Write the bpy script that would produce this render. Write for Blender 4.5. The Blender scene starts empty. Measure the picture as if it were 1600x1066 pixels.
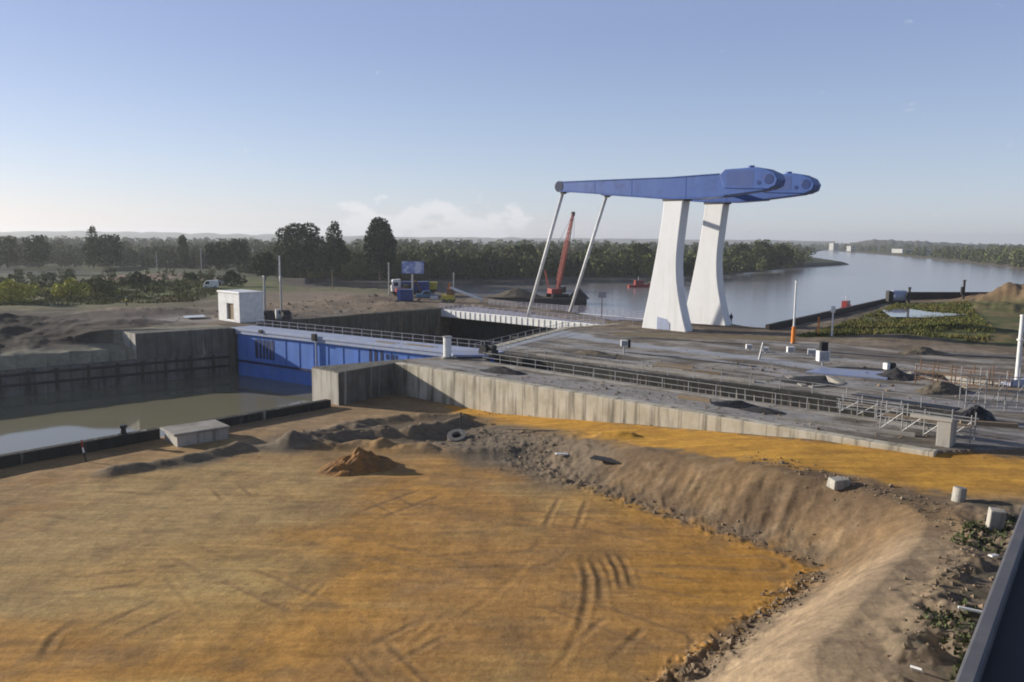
import bpy, bmesh, math, random
import numpy as np
from mathutils import Vector, Matrix

random.seed(7)
rng = np.random.default_rng(11)
SC = bpy.context.scene
COL = SC.collection

# ------------------------------------------------------------------ camera
F, PITCH, ROLL, CAMZ = 1244.0, math.radians(7.28), math.radians(0.5), 14.0
_f = Vector((0, math.cos(PITCH), -math.sin(PITCH)))
_r0, _u0 = Vector((1, 0, 0)), Vector((0, math.sin(PITCH), math.cos(PITCH)))
_r = _r0 * math.cos(ROLL) + _u0 * math.sin(ROLL)
_u = _u0 * math.cos(ROLL) - _r0 * math.sin(ROLL)
cam = bpy.data.cameras.new('camera'); cam_ob = bpy.data.objects.new('camera', cam); COL.objects.link(cam_ob)
cam.sensor_width = 36; cam.lens = F * 36 / 1600; cam.clip_start = .1; cam.clip_end = 30000
M4 = Matrix((_r, _u, -_f)).transposed().to_4x4(); M4.translation = Vector((0, 0, CAMZ))
cam_ob.matrix_world = M4
SC.camera = cam_ob

# ------------------------------------------------------------------ world, sun, exposure
SUN_EL = math.radians(16.0)
SUN_H = Vector((-.94, .34)).normalized()
SUN = Vector((SUN_H.x * math.cos(SUN_EL), SUN_H.y * math.cos(SUN_EL), math.sin(SUN_EL)))
w = bpy.data.worlds.new('World'); SC.world = w; w.use_nodes = True
nt = w.node_tree; nt.nodes.clear()
def WN(t, **k):
    n = nt.nodes.new(t)
    for a, b in k.items(): setattr(n, a, b)
    return n
out = WN('ShaderNodeOutputWorld'); bg = WN('ShaderNodeBackground')
sky = WN('ShaderNodeTexSky', sky_type='NISHITA', sun_disc=False, sun_elevation=SUN_EL,
         sun_rotation=math.atan2(SUN_H.x, SUN_H.y), air_density=1.0, dust_density=.35, ozone_density=3.0, altitude=20)
tc = WN('ShaderNodeTexCoord'); sep = WN('ShaderNodeSeparateXYZ')
nt.links.new(tc.outputs['Generated'], sep.inputs[0])
def wmath(op, a, b=None, c=None):
    n = WN('ShaderNodeMath', operation=op); n.use_clamp = False
    for i, v in enumerate((a, b, c)):
        if v is None: continue
        if isinstance(v, (int, float)): n.inputs[i].default_value = v
        else: nt.links.new(v, n.inputs[i])
    return n.outputs[0]
def wramp(v, a, b, lo=0., hi=1.):
    n = WN('ShaderNodeMapRange', interpolation_type='SMOOTHSTEP')
    nt.links.new(v, n.inputs[0])
    for i, q in enumerate((a, b, lo, hi)): n.inputs[i + 1].default_value = q
    return n.outputs[0]
az = wmath('ARCTAN2', sep.outputs[0], sep.outputs[1]); el = wmath('ARCSINE', sep.outputs[2])
# small cumulus far away, low over the horizon
cmb = WN('ShaderNodeCombineXYZ'); nt.links.new(wmath('MULTIPLY', az, 26.), cmb.inputs[0]); nt.links.new(wmath('MULTIPLY', el, 44.), cmb.inputs[1])
nz = WN('ShaderNodeTexNoise'); nz.inputs['Scale'].default_value = 1.0; nz.inputs['Detail'].default_value = 9; nz.inputs['Roughness'].default_value = .58
nt.links.new(cmb.outputs[0], nz.inputs['Vector'])
win = wmath('MULTIPLY', wramp(az, -.27, -.19), wramp(az, .0, .06, 1, 0))
win2 = wmath('MULTIPLY', wramp(az, -.62, -.54, 1, 0), .7)
azw = wmath('MAXIMUM', win, win2)
elw = wmath('MULTIPLY', wramp(el, -.012, .004), wramp(el, .02, .075, 1, 0))
dens = wmath('ADD', nz.outputs[0], wmath('MULTIPLY', wmath('SUBTRACT', wmath('MULTIPLY', azw, elw), 1.0), .30))
cl = wmath('MULTIPLY', wramp(dens, .37, .52), .75)
mixc = WN('ShaderNodeMix', data_type='RGBA'); nt.links.new(cl, mixc.inputs[0])
mixc.inputs[7].default_value = (4.9, 4.95, 5.1, 1)
pale = WN('ShaderNodeMix', data_type='RGBA'); pale.inputs[0].default_value = .62
nt.links.new(sky.outputs[0], pale.inputs[6]); pcol = WN('ShaderNodeMix', data_type='RGBA'); nt.links.new(wramp(el, -.02, .27), pcol.inputs[0]); pcol.inputs[6].default_value = (2.75, 4.2, 4.9, 1); pcol.inputs[7].default_value = (1.55, 2.45, 3.75, 1); nt.links.new(pcol.outputs[2], pale.inputs[7])
tint = WN('ShaderNodeMix', data_type='RGBA', blend_type='MULTIPLY'); tint.inputs[0].default_value = 1; nt.links.new(pale.outputs[2], tint.inputs[6]); tint.inputs[7].default_value = (1.10, .90, .95, 1)
zen = WN('ShaderNodeMix', data_type='RGBA', blend_type='MULTIPLY'); zen.inputs[0].default_value = 1; nt.links.new(tint.outputs[2], zen.inputs[6]); nt.links.new(wramp(el, .31, .9, 1, .28), zen.inputs[7])
nt.links.new(zen.outputs[2], mixc.inputs[6])
nt.links.new(mixc.outputs[2], bg.inputs[0]); bg.inputs[1].default_value = .13
nt.links.new(bg.outputs[0], out.inputs[0])
sl = bpy.data.lights.new('sun', 'SUN'); sl.energy = 5.0; sl.angle = math.radians(.55); sl.color = (1, .92, .80)
so = bpy.data.objects.new('sun', sl); COL.objects.link(so); so.rotation_euler = (-SUN).to_track_quat('-Z', 'Y').to_euler()
SC.view_settings.view_transform = 'Standard'; SC.view_settings.look = 'None'; SC.view_settings.exposure = 0.42; SC.view_settings.gamma = 1
SC.render.engine = 'CYCLES'
SC.cycles.max_bounces = 5; SC.cycles.volume_bounces = 0; SC.cycles.use_denoising = True
SC.cycles.filter_width = 1.9

# ------------------------------------------------------------------ helpers
def at(px, py, z=0.0):
    d = _f * F + _r * (px - 800) - _u * (py - 533)
    t = (z - CAMZ) / d.z
    return Vector((d.x * t, d.y * t, z))
def at2(px, py, z=0.0):
    p = at(px, py, z); return (p.x, p.y)
def tag(o, label=None, cat=None, group=None, kind=None):
    if label: o['label'] = label
    if cat: o['category'] = cat
    if group: o['group'] = group
    if kind: o['kind'] = kind
    return o
def thing(name, label, cat, loc=(0, 0, 0), rz=0, group=None):
    o = bpy.data.objects.new(name, None); COL.objects.link(o); o.empty_display_size = .3
    o.location = loc; o.rotation_euler = (0, 0, rz)
    return tag(o, label, cat, group)
def copy_tree(o, parent=None):
    c = o.copy(); COL.objects.link(c)
    if parent: c.parent = parent
    for ch in list(o.children): copy_tree(ch, c)
    return c

class MB:
    def __init__(s): s.v = []; s.f = []
    def add(s, vs, fs):
        n = len(s.v); s.v += [tuple(v) for v in vs]; s.f += [tuple(i + n for i in f) for f in fs]; return s
    def box(s, x0, x1, y0, y1, z0, z1):
        return s.add([(x0, y0, z0), (x1, y0, z0), (x1, y1, z0), (x0, y1, z0), (x0, y0, z1), (x1, y0, z1), (x1, y1, z1), (x0, y1, z1)],
                     [(0, 3, 2, 1), (4, 5, 6, 7), (0, 1, 5, 4), (1, 2, 6, 5), (2, 3, 7, 6), (3, 0, 4, 7)])
    def bar(s, p, q, w, h=None, up=(0, 0, 1)):
        p, q = Vector(p), Vector(q); h = h or w; d = (q - p).normalized(); u = Vector(up)
        if abs(d.dot(u)) > .98: u = Vector((1, 0, 0))
        x = d.cross(u).normalized() * (w / 2); y = x.cross(d).normalized() * (h / 2)
        return s.add([p - x - y, p + x - y, p + x + y, p - x + y, q - x - y, q + x - y, q + x + y, q - x + y],
                     [(0, 1, 2, 3), (7, 6, 5, 4), (0, 4, 5, 1), (1, 5, 6, 2), (2, 6, 7, 3), (3, 7, 4, 0)])
    def tube(s, p, q, r, r2=None, n=12):
        p, q = Vector(p), Vector(q); r2 = r if r2 is None else r2; d = (q - p).normalized()
        u = Vector((0, 0, 1)) if abs(d.z) < .95 else Vector((1, 0, 0))
        x = d.cross(u).normalized(); y = x.cross(d); vs = []
        for i in range(n):
            a = 2 * math.pi * i / n; vs.append(p + (x * math.cos(a) + y * math.sin(a)) * r)
        for i in range(n):
            a = 2 * math.pi * i / n; vs.append(q + (x * math.cos(a) + y * math.sin(a)) * r2)
        fs = [(i, (i + 1) % n, n + (i + 1) % n, n + i) for i in range(n)] + [tuple(range(n))[::-1], tuple(range(n, 2 * n))]
        return s.add(vs, fs)
    def prism_y(s, prof, y0, y1):          # profile of (x, z)
        n = len(prof); vs = [(x, y0, z) for x, z in prof] + [(x, y1, z) for x, z in prof]
        return s.add(vs, [tuple(range(n)), tuple(range(n, 2 * n))[::-1]] + [(i, n + i, n + (i + 1) % n, (i + 1) % n) for i in range(n)])
    def prism_z(s, poly, z0, z1):
        n = len(poly); vs = [(x, y, z0) for x, y in poly] + [(x, y, z1) for x, y in poly]
        return s.add(vs, [tuple(range(n))[::-1], tuple(range(n, 2 * n))] + [(i, (i + 1) % n, n + (i + 1) % n, n + i) for i in range(n)])
    def build(s, name, m, parent=None, bevel=0, smooth=False, loc=None, rz=None):
        me = bpy.data.meshes.new(name); me.from_pydata(s.v, [], s.f)
        bm = bmesh.new(); bm.from_mesh(me); bmesh.ops.recalc_face_normals(bm, faces=bm.faces)
        bm.to_mesh(me); bm.free(); me.update()
        o = bpy.data.objects.new(name, me); COL.objects.link(o)
        me.materials.append(m)
        if parent: o.parent = parent
        if loc is not None: o.location = loc
        if rz is not None: o.rotation_euler = (0, 0, rz)
        if smooth:
            for p in me.polygons: p.use_smooth = True
        if bevel:
            b = o.modifiers.new('bevel', 'BEVEL'); b.width = bevel; b.segments = 2; b.limit_method = 'ANGLE'
        return o

def np_mesh(name, V, Q, m, col=None, parent=None, smooth=False):
    me = bpy.data.meshes.new(name); V = np.ascontiguousarray(V, np.float32); Q = np.ascontiguousarray(Q, np.int32); k = Q.shape[1]
    me.vertices.add(len(V)); me.vertices.foreach_set('co', V.ravel())
    me.loops.add(Q.size); me.loops.foreach_set('vertex_index', Q.ravel())
    me.polygons.add(len(Q)); me.polygons.foreach_set('loop_start', np.arange(0, Q.size, k, dtype=np.int32))
    me.polygons.foreach_set('use_smooth', np.full(len(Q), smooth, bool))
    me.update(calc_edges=True)
    if col is not None:
        a = me.color_attributes.new('Col', 'FLOAT_COLOR', 'POINT')
        a.data.foreach_set('color', np.hstack([col, np.ones((len(col), 1))]).astype(np.float32).ravel())
    me.materials.append(m)
    o = bpy.data.objects.new(name, me); COL.objects.link(o)
    if parent: o.parent = parent
    return o

# ------------------------------------------------------------------ materials
def node(t, ty, **k):
    n = t.nodes.new(ty)
    for a, b in k.items():
        if a in ('inp',):
            for i, v in b.items(): n.inputs[i].default_value = v
        else: setattr(n, a, b)
    return n
def mat(name, c, rough=.7, c2=None, scale=1.0, stretch=(1, 1, 1), bump=0., bscale=None, metal=0., thr=(.35, .65), spec=.3, rand=0., c3=None, s3=.3):
    m = bpy.data.materials.new(name); m.use_nodes = True; t = m.node_tree; b = t.nodes['Principled BSDF']
    b.inputs['Roughness'].default_value = rough; b.inputs['Metallic'].default_value = metal; b.inputs['Specular IOR Level'].default_value = spec
    co = node(t, 'ShaderNodeTexCoord'); mp = node(t, 'ShaderNodeMapping'); mp.inputs['Scale'].default_value = stretch
    t.links.new(co.outputs['Object'], mp.inputs[0]); L = t.links.new
    c2 = c2 or tuple(x * .8 for x in c)
    nz = node(t, 'ShaderNodeTexNoise', inp={'Scale': scale, 'Detail': 6., 'Roughness': .6}); L(mp.outputs[0], nz.inputs['Vector'])
    mr = node(t, 'ShaderNodeMapRange', inp={1: thr[0], 2: thr[1]}); L(nz.outputs[0], mr.inputs[0])
    mx = node(t, 'ShaderNodeMix', data_type='RGBA'); mx.inputs[6].default_value = (*c, 1); mx.inputs[7].default_value = (*c2, 1); L(mr.outputs[0], mx.inputs[0])
    res = mx.outputs[2]
    if c3:
        n3 = node(t, 'ShaderNodeTexNoise', inp={'Scale': s3, 'Detail': 5., 'Roughness': .65}); L(co.outputs['Object'], n3.inputs['Vector'])
        r3 = node(t, 'ShaderNodeMapRange', inp={1: .5, 2: .72}); L(n3.outputs[0], r3.inputs[0])
        m3 = node(t, 'ShaderNodeMix', data_type='RGBA'); m3.inputs[7].default_value = (*c3, 1); L(res, m3.inputs[6]); L(r3.outputs[0], m3.inputs[0]); res = m3.outputs[2]
    if rand:
        g = node(t, 'ShaderNodeNewGeometry'); hs = node(t, 'ShaderNodeHueSaturation')
        r2 = node(t, 'ShaderNodeMapRange', inp={3: 1 - rand, 4: 1 + rand}); L(g.outputs['Random Per Island'], r2.inputs[0]); L(r2.outputs[0], hs.inputs['Value'])
        L(res, hs.inputs['Color']); res = hs.outputs[0]
    L(res, b.inputs['Base Color'])
    if bump:
        n2 = node(t, 'ShaderNodeTexNoise', inp={'Scale': bscale or scale * 4, 'Detail': 5.}); L(co.outputs['Object'], n2.inputs['Vector'])
        bp = node(t, 'ShaderNodeBump', inp={'Strength': bump, 'Distance': .05}); L(n2.outputs[0], bp.inputs['Height']); L(bp.outputs[0], b.inputs['Normal'])
    return m
def concrete_mat(name, c, c2, panel=2.4, stain=(.10, .09, .07), hi=(.50, .47, .41), sa=.75):
    """Cast concrete in local axes: x runs along the wall, z up; vertical pour streaks, panel joints, dirt."""
    m = bpy.data.materials.new(name); m.use_nodes = True; t = m.node_tree; b = t.nodes['Principled BSDF']; L = t.links.new
    b.inputs['Roughness'].default_value = .85; b.inputs['Specular IOR Level'].default_value = .2
    co = node(t, 'ShaderNodeTexCoord')
    def nz(sc, st, det=5.):
        mp = node(t, 'ShaderNodeMapping'); mp.inputs['Scale'].default_value = st; L(co.outputs['Object'], mp.inputs[0])
        n = node(t, 'ShaderNodeTexNoise', inp={'Scale': sc, 'Detail': det, 'Roughness': .62}); L(mp.outputs[0], n.inputs['Vector']); return n.outputs[0]
    def mix(a, bcol, f):
        x = node(t, 'ShaderNodeMix', data_type='RGBA'); L(f, x.inputs[0])
        for i, q in ((6, a), (7, bcol)):
            if isinstance(q, tuple): x.inputs[i].default_value = (*q, 1)
            else: L(q, x.inputs[i])
        return x.outputs[2]
    def rng_(v, a, bb, lo=0., hi=1.):
        r = node(t, 'ShaderNodeMapRange', inp={1: a, 2: bb, 3: lo, 4: hi}); L(v, r.inputs[0]); return r.outputs[0]
    base = mix(c, c2, rng_(nz(.5, (1, 1, 1)), .35, .65))
    base = mix(base, stain, rng_(nz(.9, (1, 1, .09)), .50, .66, 0, sa))
    base = mix(base, hi if isinstance(hi, tuple) else (hi, hi * .97, hi * .9), rng_(nz(1.3, (1, 1, .06)), .60, .70, 0, .55))
    sp = node(t, 'ShaderNodeSeparateXYZ'); L(co.outputs['Object'], sp.inputs[0])
    def fr(v, per):
        d = node(t, 'ShaderNodeMath', operation='DIVIDE'); L(v, d.inputs[0]); d.inputs[1].default_value = per
        g = node(t, 'ShaderNodeMath', operation='FRACT'); L(d.outputs[0], g.inputs[0]); return g.outputs[0]
    if panel < 50: base = mix(base, stain, rng_(fr(sp.outputs[0], panel), .0, .05, .8, 0))
    L(base, b.inputs['Base Color'])
    bp = node(t, 'ShaderNodeBump', inp={'Strength': .4, 'Distance': .04}); L(nz(6., (1, 1, 1)), bp.inputs['Height']); L(bp.outputs[0], b.inputs['Normal'])
    return m

M = {}
M['white_paint'] = concrete_mat('white_paint', (.84, .84, .83), (.80, .80, .79), 400, (.66, .65, .60), (.84, .84, .82), .5)
M['white'] = mat('white_metal', (.78, .78, .77), .45, (.62, .62, .6), 1.2)
M['beam_blue'] = mat('beam_blue', (.048, .105, .33), .42, (.065, .13, .36), .5, (1, 1, .35), bump=.05, c3=(.045, .08, .24), s3=.45, spec=.45)
M['gate_blue'] = mat('gate_blue', (.10, .22, .62), .5, (.07, .17, .50), .5, (1, 1, .3), c3=(.11, .20, .48), s3=.6)
M['dark_blue'] = mat('dark_blue', (.01, .02, .07), .6)
M['pale_blue'] = mat('pale_blue', (.38, .43, .56), .6, (.30, .35, .50), .8, c3=(.42, .42, .44), s3=.7)
M['panel_blue'] = mat('panel_blue', (.075, .115, .27), .45, (.06, .10, .28), .6)
M['hub_blue'] = mat('hub_blue', (.030, .06, .20), .5)
M['cap'] = mat('bearing_cap', (.22, .19, .15), .7, (.15, .13, .11), 2.)
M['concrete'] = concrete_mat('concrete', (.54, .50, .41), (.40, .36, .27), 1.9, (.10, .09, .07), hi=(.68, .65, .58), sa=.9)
M['concrete_painted_shade'] = concrete_mat('concrete_painted_shade', (.16, .155, .135), (.11, .105, .09), 3.0, (.07, .065, .05))  # wing wall and pier concrete, their shade painted in as a darker base
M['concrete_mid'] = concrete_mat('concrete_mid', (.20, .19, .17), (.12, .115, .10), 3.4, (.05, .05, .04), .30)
M['painted_deep_shade'] = concrete_mat('painted_deep_shade', (.045, .042, .036), (.03, .03, .026), 3.0, (.02, .02, .02))  # near-black concrete: the shade on the quay wall is put into the colour
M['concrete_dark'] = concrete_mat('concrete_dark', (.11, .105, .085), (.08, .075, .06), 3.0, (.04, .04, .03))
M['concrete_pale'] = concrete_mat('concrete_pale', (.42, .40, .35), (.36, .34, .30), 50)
M['slab'] = mat('slab_concrete', (.33, .31, .28), .85, (.25, .23, .20), .8, bump=.3, c3=(.17, .15, .12), s3=.5)
M['coping'] = mat('coping', (.12, .12, .13), .6, (.10, .10, .11), 2., c3=(.15, .15, .15), s3=1.2)
M['roof_dark'] = mat('roof_dark', (.035, .036, .042), .7, (.028, .03, .034), .8, bump=.1)
M['steel_dark'] = mat('steel_dark', (.03, .03, .032), .6, (.05, .045, .04), 1.5)
M['sheet'] = mat('sheet_pile', (.045, .038, .034), .8, (.07, .05, .035), .7, (1, 1, .2))
M['galv'] = mat('galvanised', (.38, .38, .38), .5, (.28, .28, .28), 2., metal=.3)
M['rail_grey'] = mat('rail_grey', (.32, .31, .36), .5, (.26, .25, .3), 2.)
M['rust'] = mat('rust_steel', (.23, .12, .06), .85, (.14, .09, .06), 2.)
M['timber'] = mat('timber', (.30, .23, .15), .85, (.22, .16, .1), 2., (1, 8, 8))
M['red'] = mat('red_paint', (.30, .045, .035), .5, (.30, .05, .04), 1.)
M['orange'] = mat('orange_paint', (.70, .22, .03), .5)
M['yellow'] = mat('yellow_paint', (.50, .42, .06), .5)
M['truck_blue'] = mat('truck_blue', (.03, .06, .22), .35)
M['car_blue'] = mat('car_blue', (.06, .16, .30), .25, spec=.6)
M['glass'] = mat('dark_glass', (.015, .018, .02), .08, spec=.8)
M['rubber'] = mat('rubber', (.02, .02, .02), .8)
M['black'] = mat('black_paint', (.012, .012, .014), .5)
M['billboard'] = mat('billboard_face', (.55, .60, .75), .5, (.22, .28, .55), .55, thr=(.45, .55))
M['hiviz'] = mat('hi_vis', (.75, .62, .12), .7)
M['cloth_dark'] = mat('dark_cloth', (.03, .035, .05), .9)
M['skin'] = mat('skin', (.45, .28, .2), .6)
M['mud'] = mat('mud', (.10, .085, .065), .95, (.16, .13, .09), 1.5, bump=.6)
M['sand_pile'] = mat('orange_sand', (.33, .16, .045), .95, (.20, .11, .045), 2.2, bump=.8, c3=(.16, .10, .05), s3=.9)
M['bark'] = mat('bark', (.09, .07, .05), .9, (.06, .05, .035), 3., (1, 1, .2))
def leafm(n, c, r=.35):
    m = mat(n, c, .75, tuple(x * .72 for x in c), .15, rand=r, spec=.15); return m
M['leaf_dark'] = leafm('leaf_dark', (.040, .060, .020))
M['leaf_mid'] = leafm('leaf_mid', (.070, .095, .028))
M['leaf_olive'] = leafm('leaf_olive', (.115, .130, .042))
M['leaf_yellow'] = leafm('leaf_yellow', (.42, .41, .08))
M['leaf_forest'] = mat('leaf_forest', (.055, .078, .026), .8, (.15, .16, .055), .022, rand=.4, thr=(.42, .62), c3=(.075, .055, .035), s3=.015, spec=.1)
M['grass'] = mat('grass_blades', (.085, .11, .03), .8, (.15, .125, .045), .25, rand=.4, spec=.1)
M['weed'] = leafm('weed', (.07, .085, .035), .4)
M['rubble'] = mat('rubble', (.24, .18, .12), .95, (.15, .115, .08), 1.0, rand=.4)
M['hill'] = mat('hill_green', (.06, .075, .05), .95, (.08, .085, .05), .002)

def water_mat(name, c, rough, scale, bump):
    m = bpy.data.materials.new(name); m.use_nodes = True; t = m.node_tree; b = t.nodes['Principled BSDF']; L = t.links.new
    b.inputs['Base Color'].default_value = (*c, 1); b.inputs['Roughness'].default_value = rough; b.inputs['IOR'].default_value = 1.333
    co = node(t, 'ShaderNodeTexCoord'); n = node(t, 'ShaderNodeTexNoise', inp={'Scale': scale, 'Detail': 4.}); L(co.outputs['Object'], n.inputs['Vector'])
    n2 = node(t, 'ShaderNodeTexNoise', inp={'Scale': .02, 'Detail': 3.}); L(co.outputs['Object'], n2.inputs['Vector'])
    r = node(t, 'ShaderNodeMapRange', inp={1: .4, 2: .65, 3: bump * .35, 4: bump}); L(n2.outputs[0], r.inputs[0])
    bp = node(t, 'ShaderNodeBump', inp={'Distance': .06}); L(r.outputs[0], bp.inputs['Strength']); L(n.outputs[0], bp.inputs['Height']); L(bp.outputs[0], b.inputs['Normal'])
    return m
M['river'] = water_mat('river_water', (.23, .21, .21), .16, .7, .5)
M['basin'] = water_mat('basin_water', (.20, .185, .12), .05, .5, .05)
M['puddle'] = water_mat('puddle_water', (.22, .22, .22), .05, .5, .02)

# ground: albedo of the soil kinds comes with the mesh, the shader breaks it up
def ground_mat():
    m = bpy.data.materials.new('soil'); m.use_nodes = True; t = m.node_tree; b = t.nodes['Principled BSDF']; L = t.links.new
    b.inputs['Roughness'].default_value = .92; b.inputs['Specular IOR Level'].default_value = .15
    at_ = node(t, 'ShaderNodeAttribute', attribute_name='Col'); co = node(t, 'ShaderNodeTexCoord'); prev = at_.outputs['Color']
    for sc, lo, hi in ((.35, .86, 1.12), (1.6, .84, 1.14), (7., .82, 1.14)):
        n = node(t, 'ShaderNodeTexNoise', inp={'Scale': sc, 'Detail': 5., 'Roughness': .62}); L(co.outputs['Object'], n.inputs['Vector'])
        r = node(t, 'ShaderNodeMapRange', inp={1: .3, 2: .7, 3: lo, 4: hi}); L(n.outputs[0], r.inputs[0])
        x = node(t, 'ShaderNodeMix', data_type='RGBA', blend_type='MULTIPLY'); x.inputs[0].default_value = 1; L(prev, x.inputs[6]); L(r.outputs[0], x.inputs[7]); prev = x.outputs[2]
    for rot, sc, st_ in ((.55, 1.1, (.16, 1, 1)), (-.35, 2.6, (.12, 1, 1))):
        mp = node(t, 'ShaderNodeMapping'); mp.inputs['Rotation'].default_value = (0, 0, rot); mp.inputs['Scale'].default_value = st_; L(co.outputs['Object'], mp.inputs[0])
        n = node(t, 'ShaderNodeTexNoise', inp={'Scale': sc, 'Detail': 5., 'Roughness': .6}); L(mp.outputs[0], n.inputs['Vector'])
        r = node(t, 'ShaderNodeMapRange', inp={1: .35, 2: .65, 3: .88, 4: 1.10}); L(n.outputs[0], r.inputs[0])
        x = node(t, 'ShaderNodeMix', data_type='RGBA', blend_type='MULTIPLY'); x.inputs[0].default_value = 1; L(prev, x.inputs[6]); L(r.outputs[0], x.inputs[7]); prev = x.outputs[2]
    L(prev, b.inputs['Base Color'])
    n = node(t, 'ShaderNodeTexNoise', inp={'Scale': 2.2, 'Detail': 8., 'Roughness': .68}); L(co.outputs['Object'], n.inputs['Vector'])
    bp = node(t, 'ShaderNodeBump', inp={'Strength': .5, 'Distance': .10}); L(n.outputs[0], bp.inputs['Height']); L(bp.outputs[0], b.inputs['Normal'])
    return m
M['soil'] = ground_mat()

# ------------------------------------------------------------------ numpy noise and plan geometry
def vnoise(x, y, seed=0):
    xi = np.floor(x).astype(np.int64); yi = np.floor(y).astype(np.int64); fx = x - xi; fy = y - yi
    fx = fx * fx * (3 - 2 * fx); fy = fy * fy * (3 - 2 * fy)
    def h(a, b):
        n = (a * 374761393 + b * 668265263 + seed * 1442695041) & 0x7fffffff
        n = ((n ^ (n >> 13)) * 1274126177) & 0x7fffffff
        return ((n ^ (n >> 16)) & 0xffff) / 65535.0
    return (h(xi, yi) * (1 - fx) + h(xi + 1, yi) * fx) * (1 - fy) + (h(xi, yi + 1) * (1 - fx) + h(xi + 1, yi + 1) * fx) * fy
def fbm(x, y, seed=0, o=4):
    s = 0; a = .5
    for i in range(o): s = s + a * vnoise(x * 2 ** i, y * 2 ** i, seed + i * 17); a *= .5
    return s / (1 - .5 ** o)
def sstep(v, a, b):
    t = np.clip((v - a) / (b - a), 0, 1); return t * t * (3 - 2 * t)
def pdist(X, Y, pts, closed=False):
    best = np.full(X.shape, 1e9); U = np.zeros(X.shape); acc = 0.
    n = len(pts)
    for i in range(n if closed else n - 1):
        ax, ay = pts[i]; bx, by = pts[(i + 1) % n]; dx, dy = bx - ax, by - ay; l = math.hypot(dx, dy) + 1e-9
        t = np.clip(((X - ax) * dx + (Y - ay) * dy) / l ** 2, 0, 1); d = np.hypot(X - ax - t * dx, Y - ay - t * dy)
        k = d < best; best = np.where(k, d, best); U = np.where(k, acc + t * l, U); acc += l
    return best, U
def inside(X, Y, pts):
    r = np.zeros(X.shape, bool); n = len(pts)
    for i in range(n):
        ax, ay = pts[i]; bx, by = pts[(i + 1) % n]
        c = ((ay > Y) != (by > Y)) & (X < (bx - ax) * (Y - ay) / (by - ay + 1e-12) + ax); r ^= c
    return r
def sdist(X, Y, pts):
    d, u = pdist(X, Y, pts, True); return np.where(inside(X, Y, pts), -d, d)

def P(lst): return [at2(*t) for t in lst]
AX = Vector((.68, .733)).normalized(); BX = Vector((AX.y, -AX.x))       # along the lock, across the lock
G0 = Vector(at2(362, 513, 0)); G1 = Vector(at2(762, 556, 0))             # ends of the blue gate in view
LOW_END = Vector(at2(0, 581, -3.8)); low_dir = (LOW_END - G0).normalized()
Q0 = Vector(at2(0, 708, -2.5)); Q1 = Vector(at2(500, 622, -2.5)); qd = (Q1 - Q0).normalized()
PIER = [Vector(at2(487, 574, 0)), Vector(at2(530, 583, 0))]
CORNER = Vector(at2(617, 568, 0))
W1 = Vector(at2(1000, 632, 0)); wd = (W1 - CORNER).normalized()
WEND = CORNER + wd * ((Vector(at2(1478, 698, -.1)) - CORNER).dot(wd))
PMID = (PIER[0] + PIER[1]) / 2 + Vector((.9, .9))
BSH = Vector((.45, 1.)).normalized() * 2.2
BASIN = [tuple(G0 + BSH), tuple(G0 + low_dir * 130), tuple(Q0 - qd * 90), tuple(Q1), tuple(PMID),  tuple(Vector(at2(634, 561)) + Vector((0, -.2))), tuple(G0 + (G1 - G0) * .95 + Vector((.3, 0))), tuple(G0 + (G1 - G0) * .95 + BSH)]
CHAM = P([(372, 513), (430, 503), (688, 482.5), (720, 476), (960, 506), (880, 512), (745, 548)])
TR_N = [Vector(at2(760, 566)), Vector(at2(1000, 602)), Vector(at2(1215, 634)), Vector(at2(1488, 672))]
TR_F = [Vector(at2(768, 553)), Vector(at2(1000, 584.5)), Vector(at2(1215, 611)), Vector(at2(1500, 649))]
TRENCH = [tuple(v) for v in TR_N + TR_F[::-1]]
PIT2 = P([(1238, 590), (1290, 588), (1312, 600), (1262, 604)])
PIT3 = P([(1425, 583), (1470, 583), (1565, 601), (1520, 607)])
NEAR = [tuple(Q0 - qd * 120), tuple(Q1), tuple(PMID), tuple(CORNER + Vector((-.2, .75))), tuple(WEND + Vector((.35, .45))), (WEND.x + 60, WEND.y + 12), (120, -60), (-160, -60)]
PITP = [(780, 715, -3.5), (870, 745, -3.5), (1000, 790, -3.5), (1120, 830, -3.5), (1235, 862, -3.5), (1285, 888, -3.5), (1240, 930, -3.5), (1180, 972, -3.5), (1100, 1032, -3.5), (1040, 1085, -3.5)]
PIT = P(PITP) + [(4, 22), (-6, 8), (-120, 8), (-90, 60)] + P([(500, 640, -3.5), (700, 690, -3.5)])
FOOT = P(PITP)
FARSIDE = P([(480, 441, -6), (620, 439, -6), (750, 437, -6), (900, 434, -6), (1010, 433, -6), (1130, 431, -6), (1230, 421, -6), (1337, 414, -6), (1300, 408, -6), (1270, 403.5, -6), (1268, 396, -6), (1290, 391.5, -6), (1420, 402, -6), (1520, 411.5, -6), (1600, 421, -6), (1800, 440, -6)])
NEARSIDE = P([(480, 449, -1), (560, 455, -1), (640, 458, -1), (735, 466, -1), (800, 477, -1), (900, 488, 0), (960, 500, 0), (1140, 504, 0), (1207, 514.5, 0), (1395, 470, 0), (1394, 465, 0), (1570, 468, 0), (1640, 462, 0), (1800, 470, 0)])
RIVER = FARSIDE + NEARSIDE[::-1]
BAYL = P([(-300, 433, -5), (120, 431, -5), (210, 428, -5), (210, 423, -5), (120, 421, -5), (-300, 422, -5)])

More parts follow.
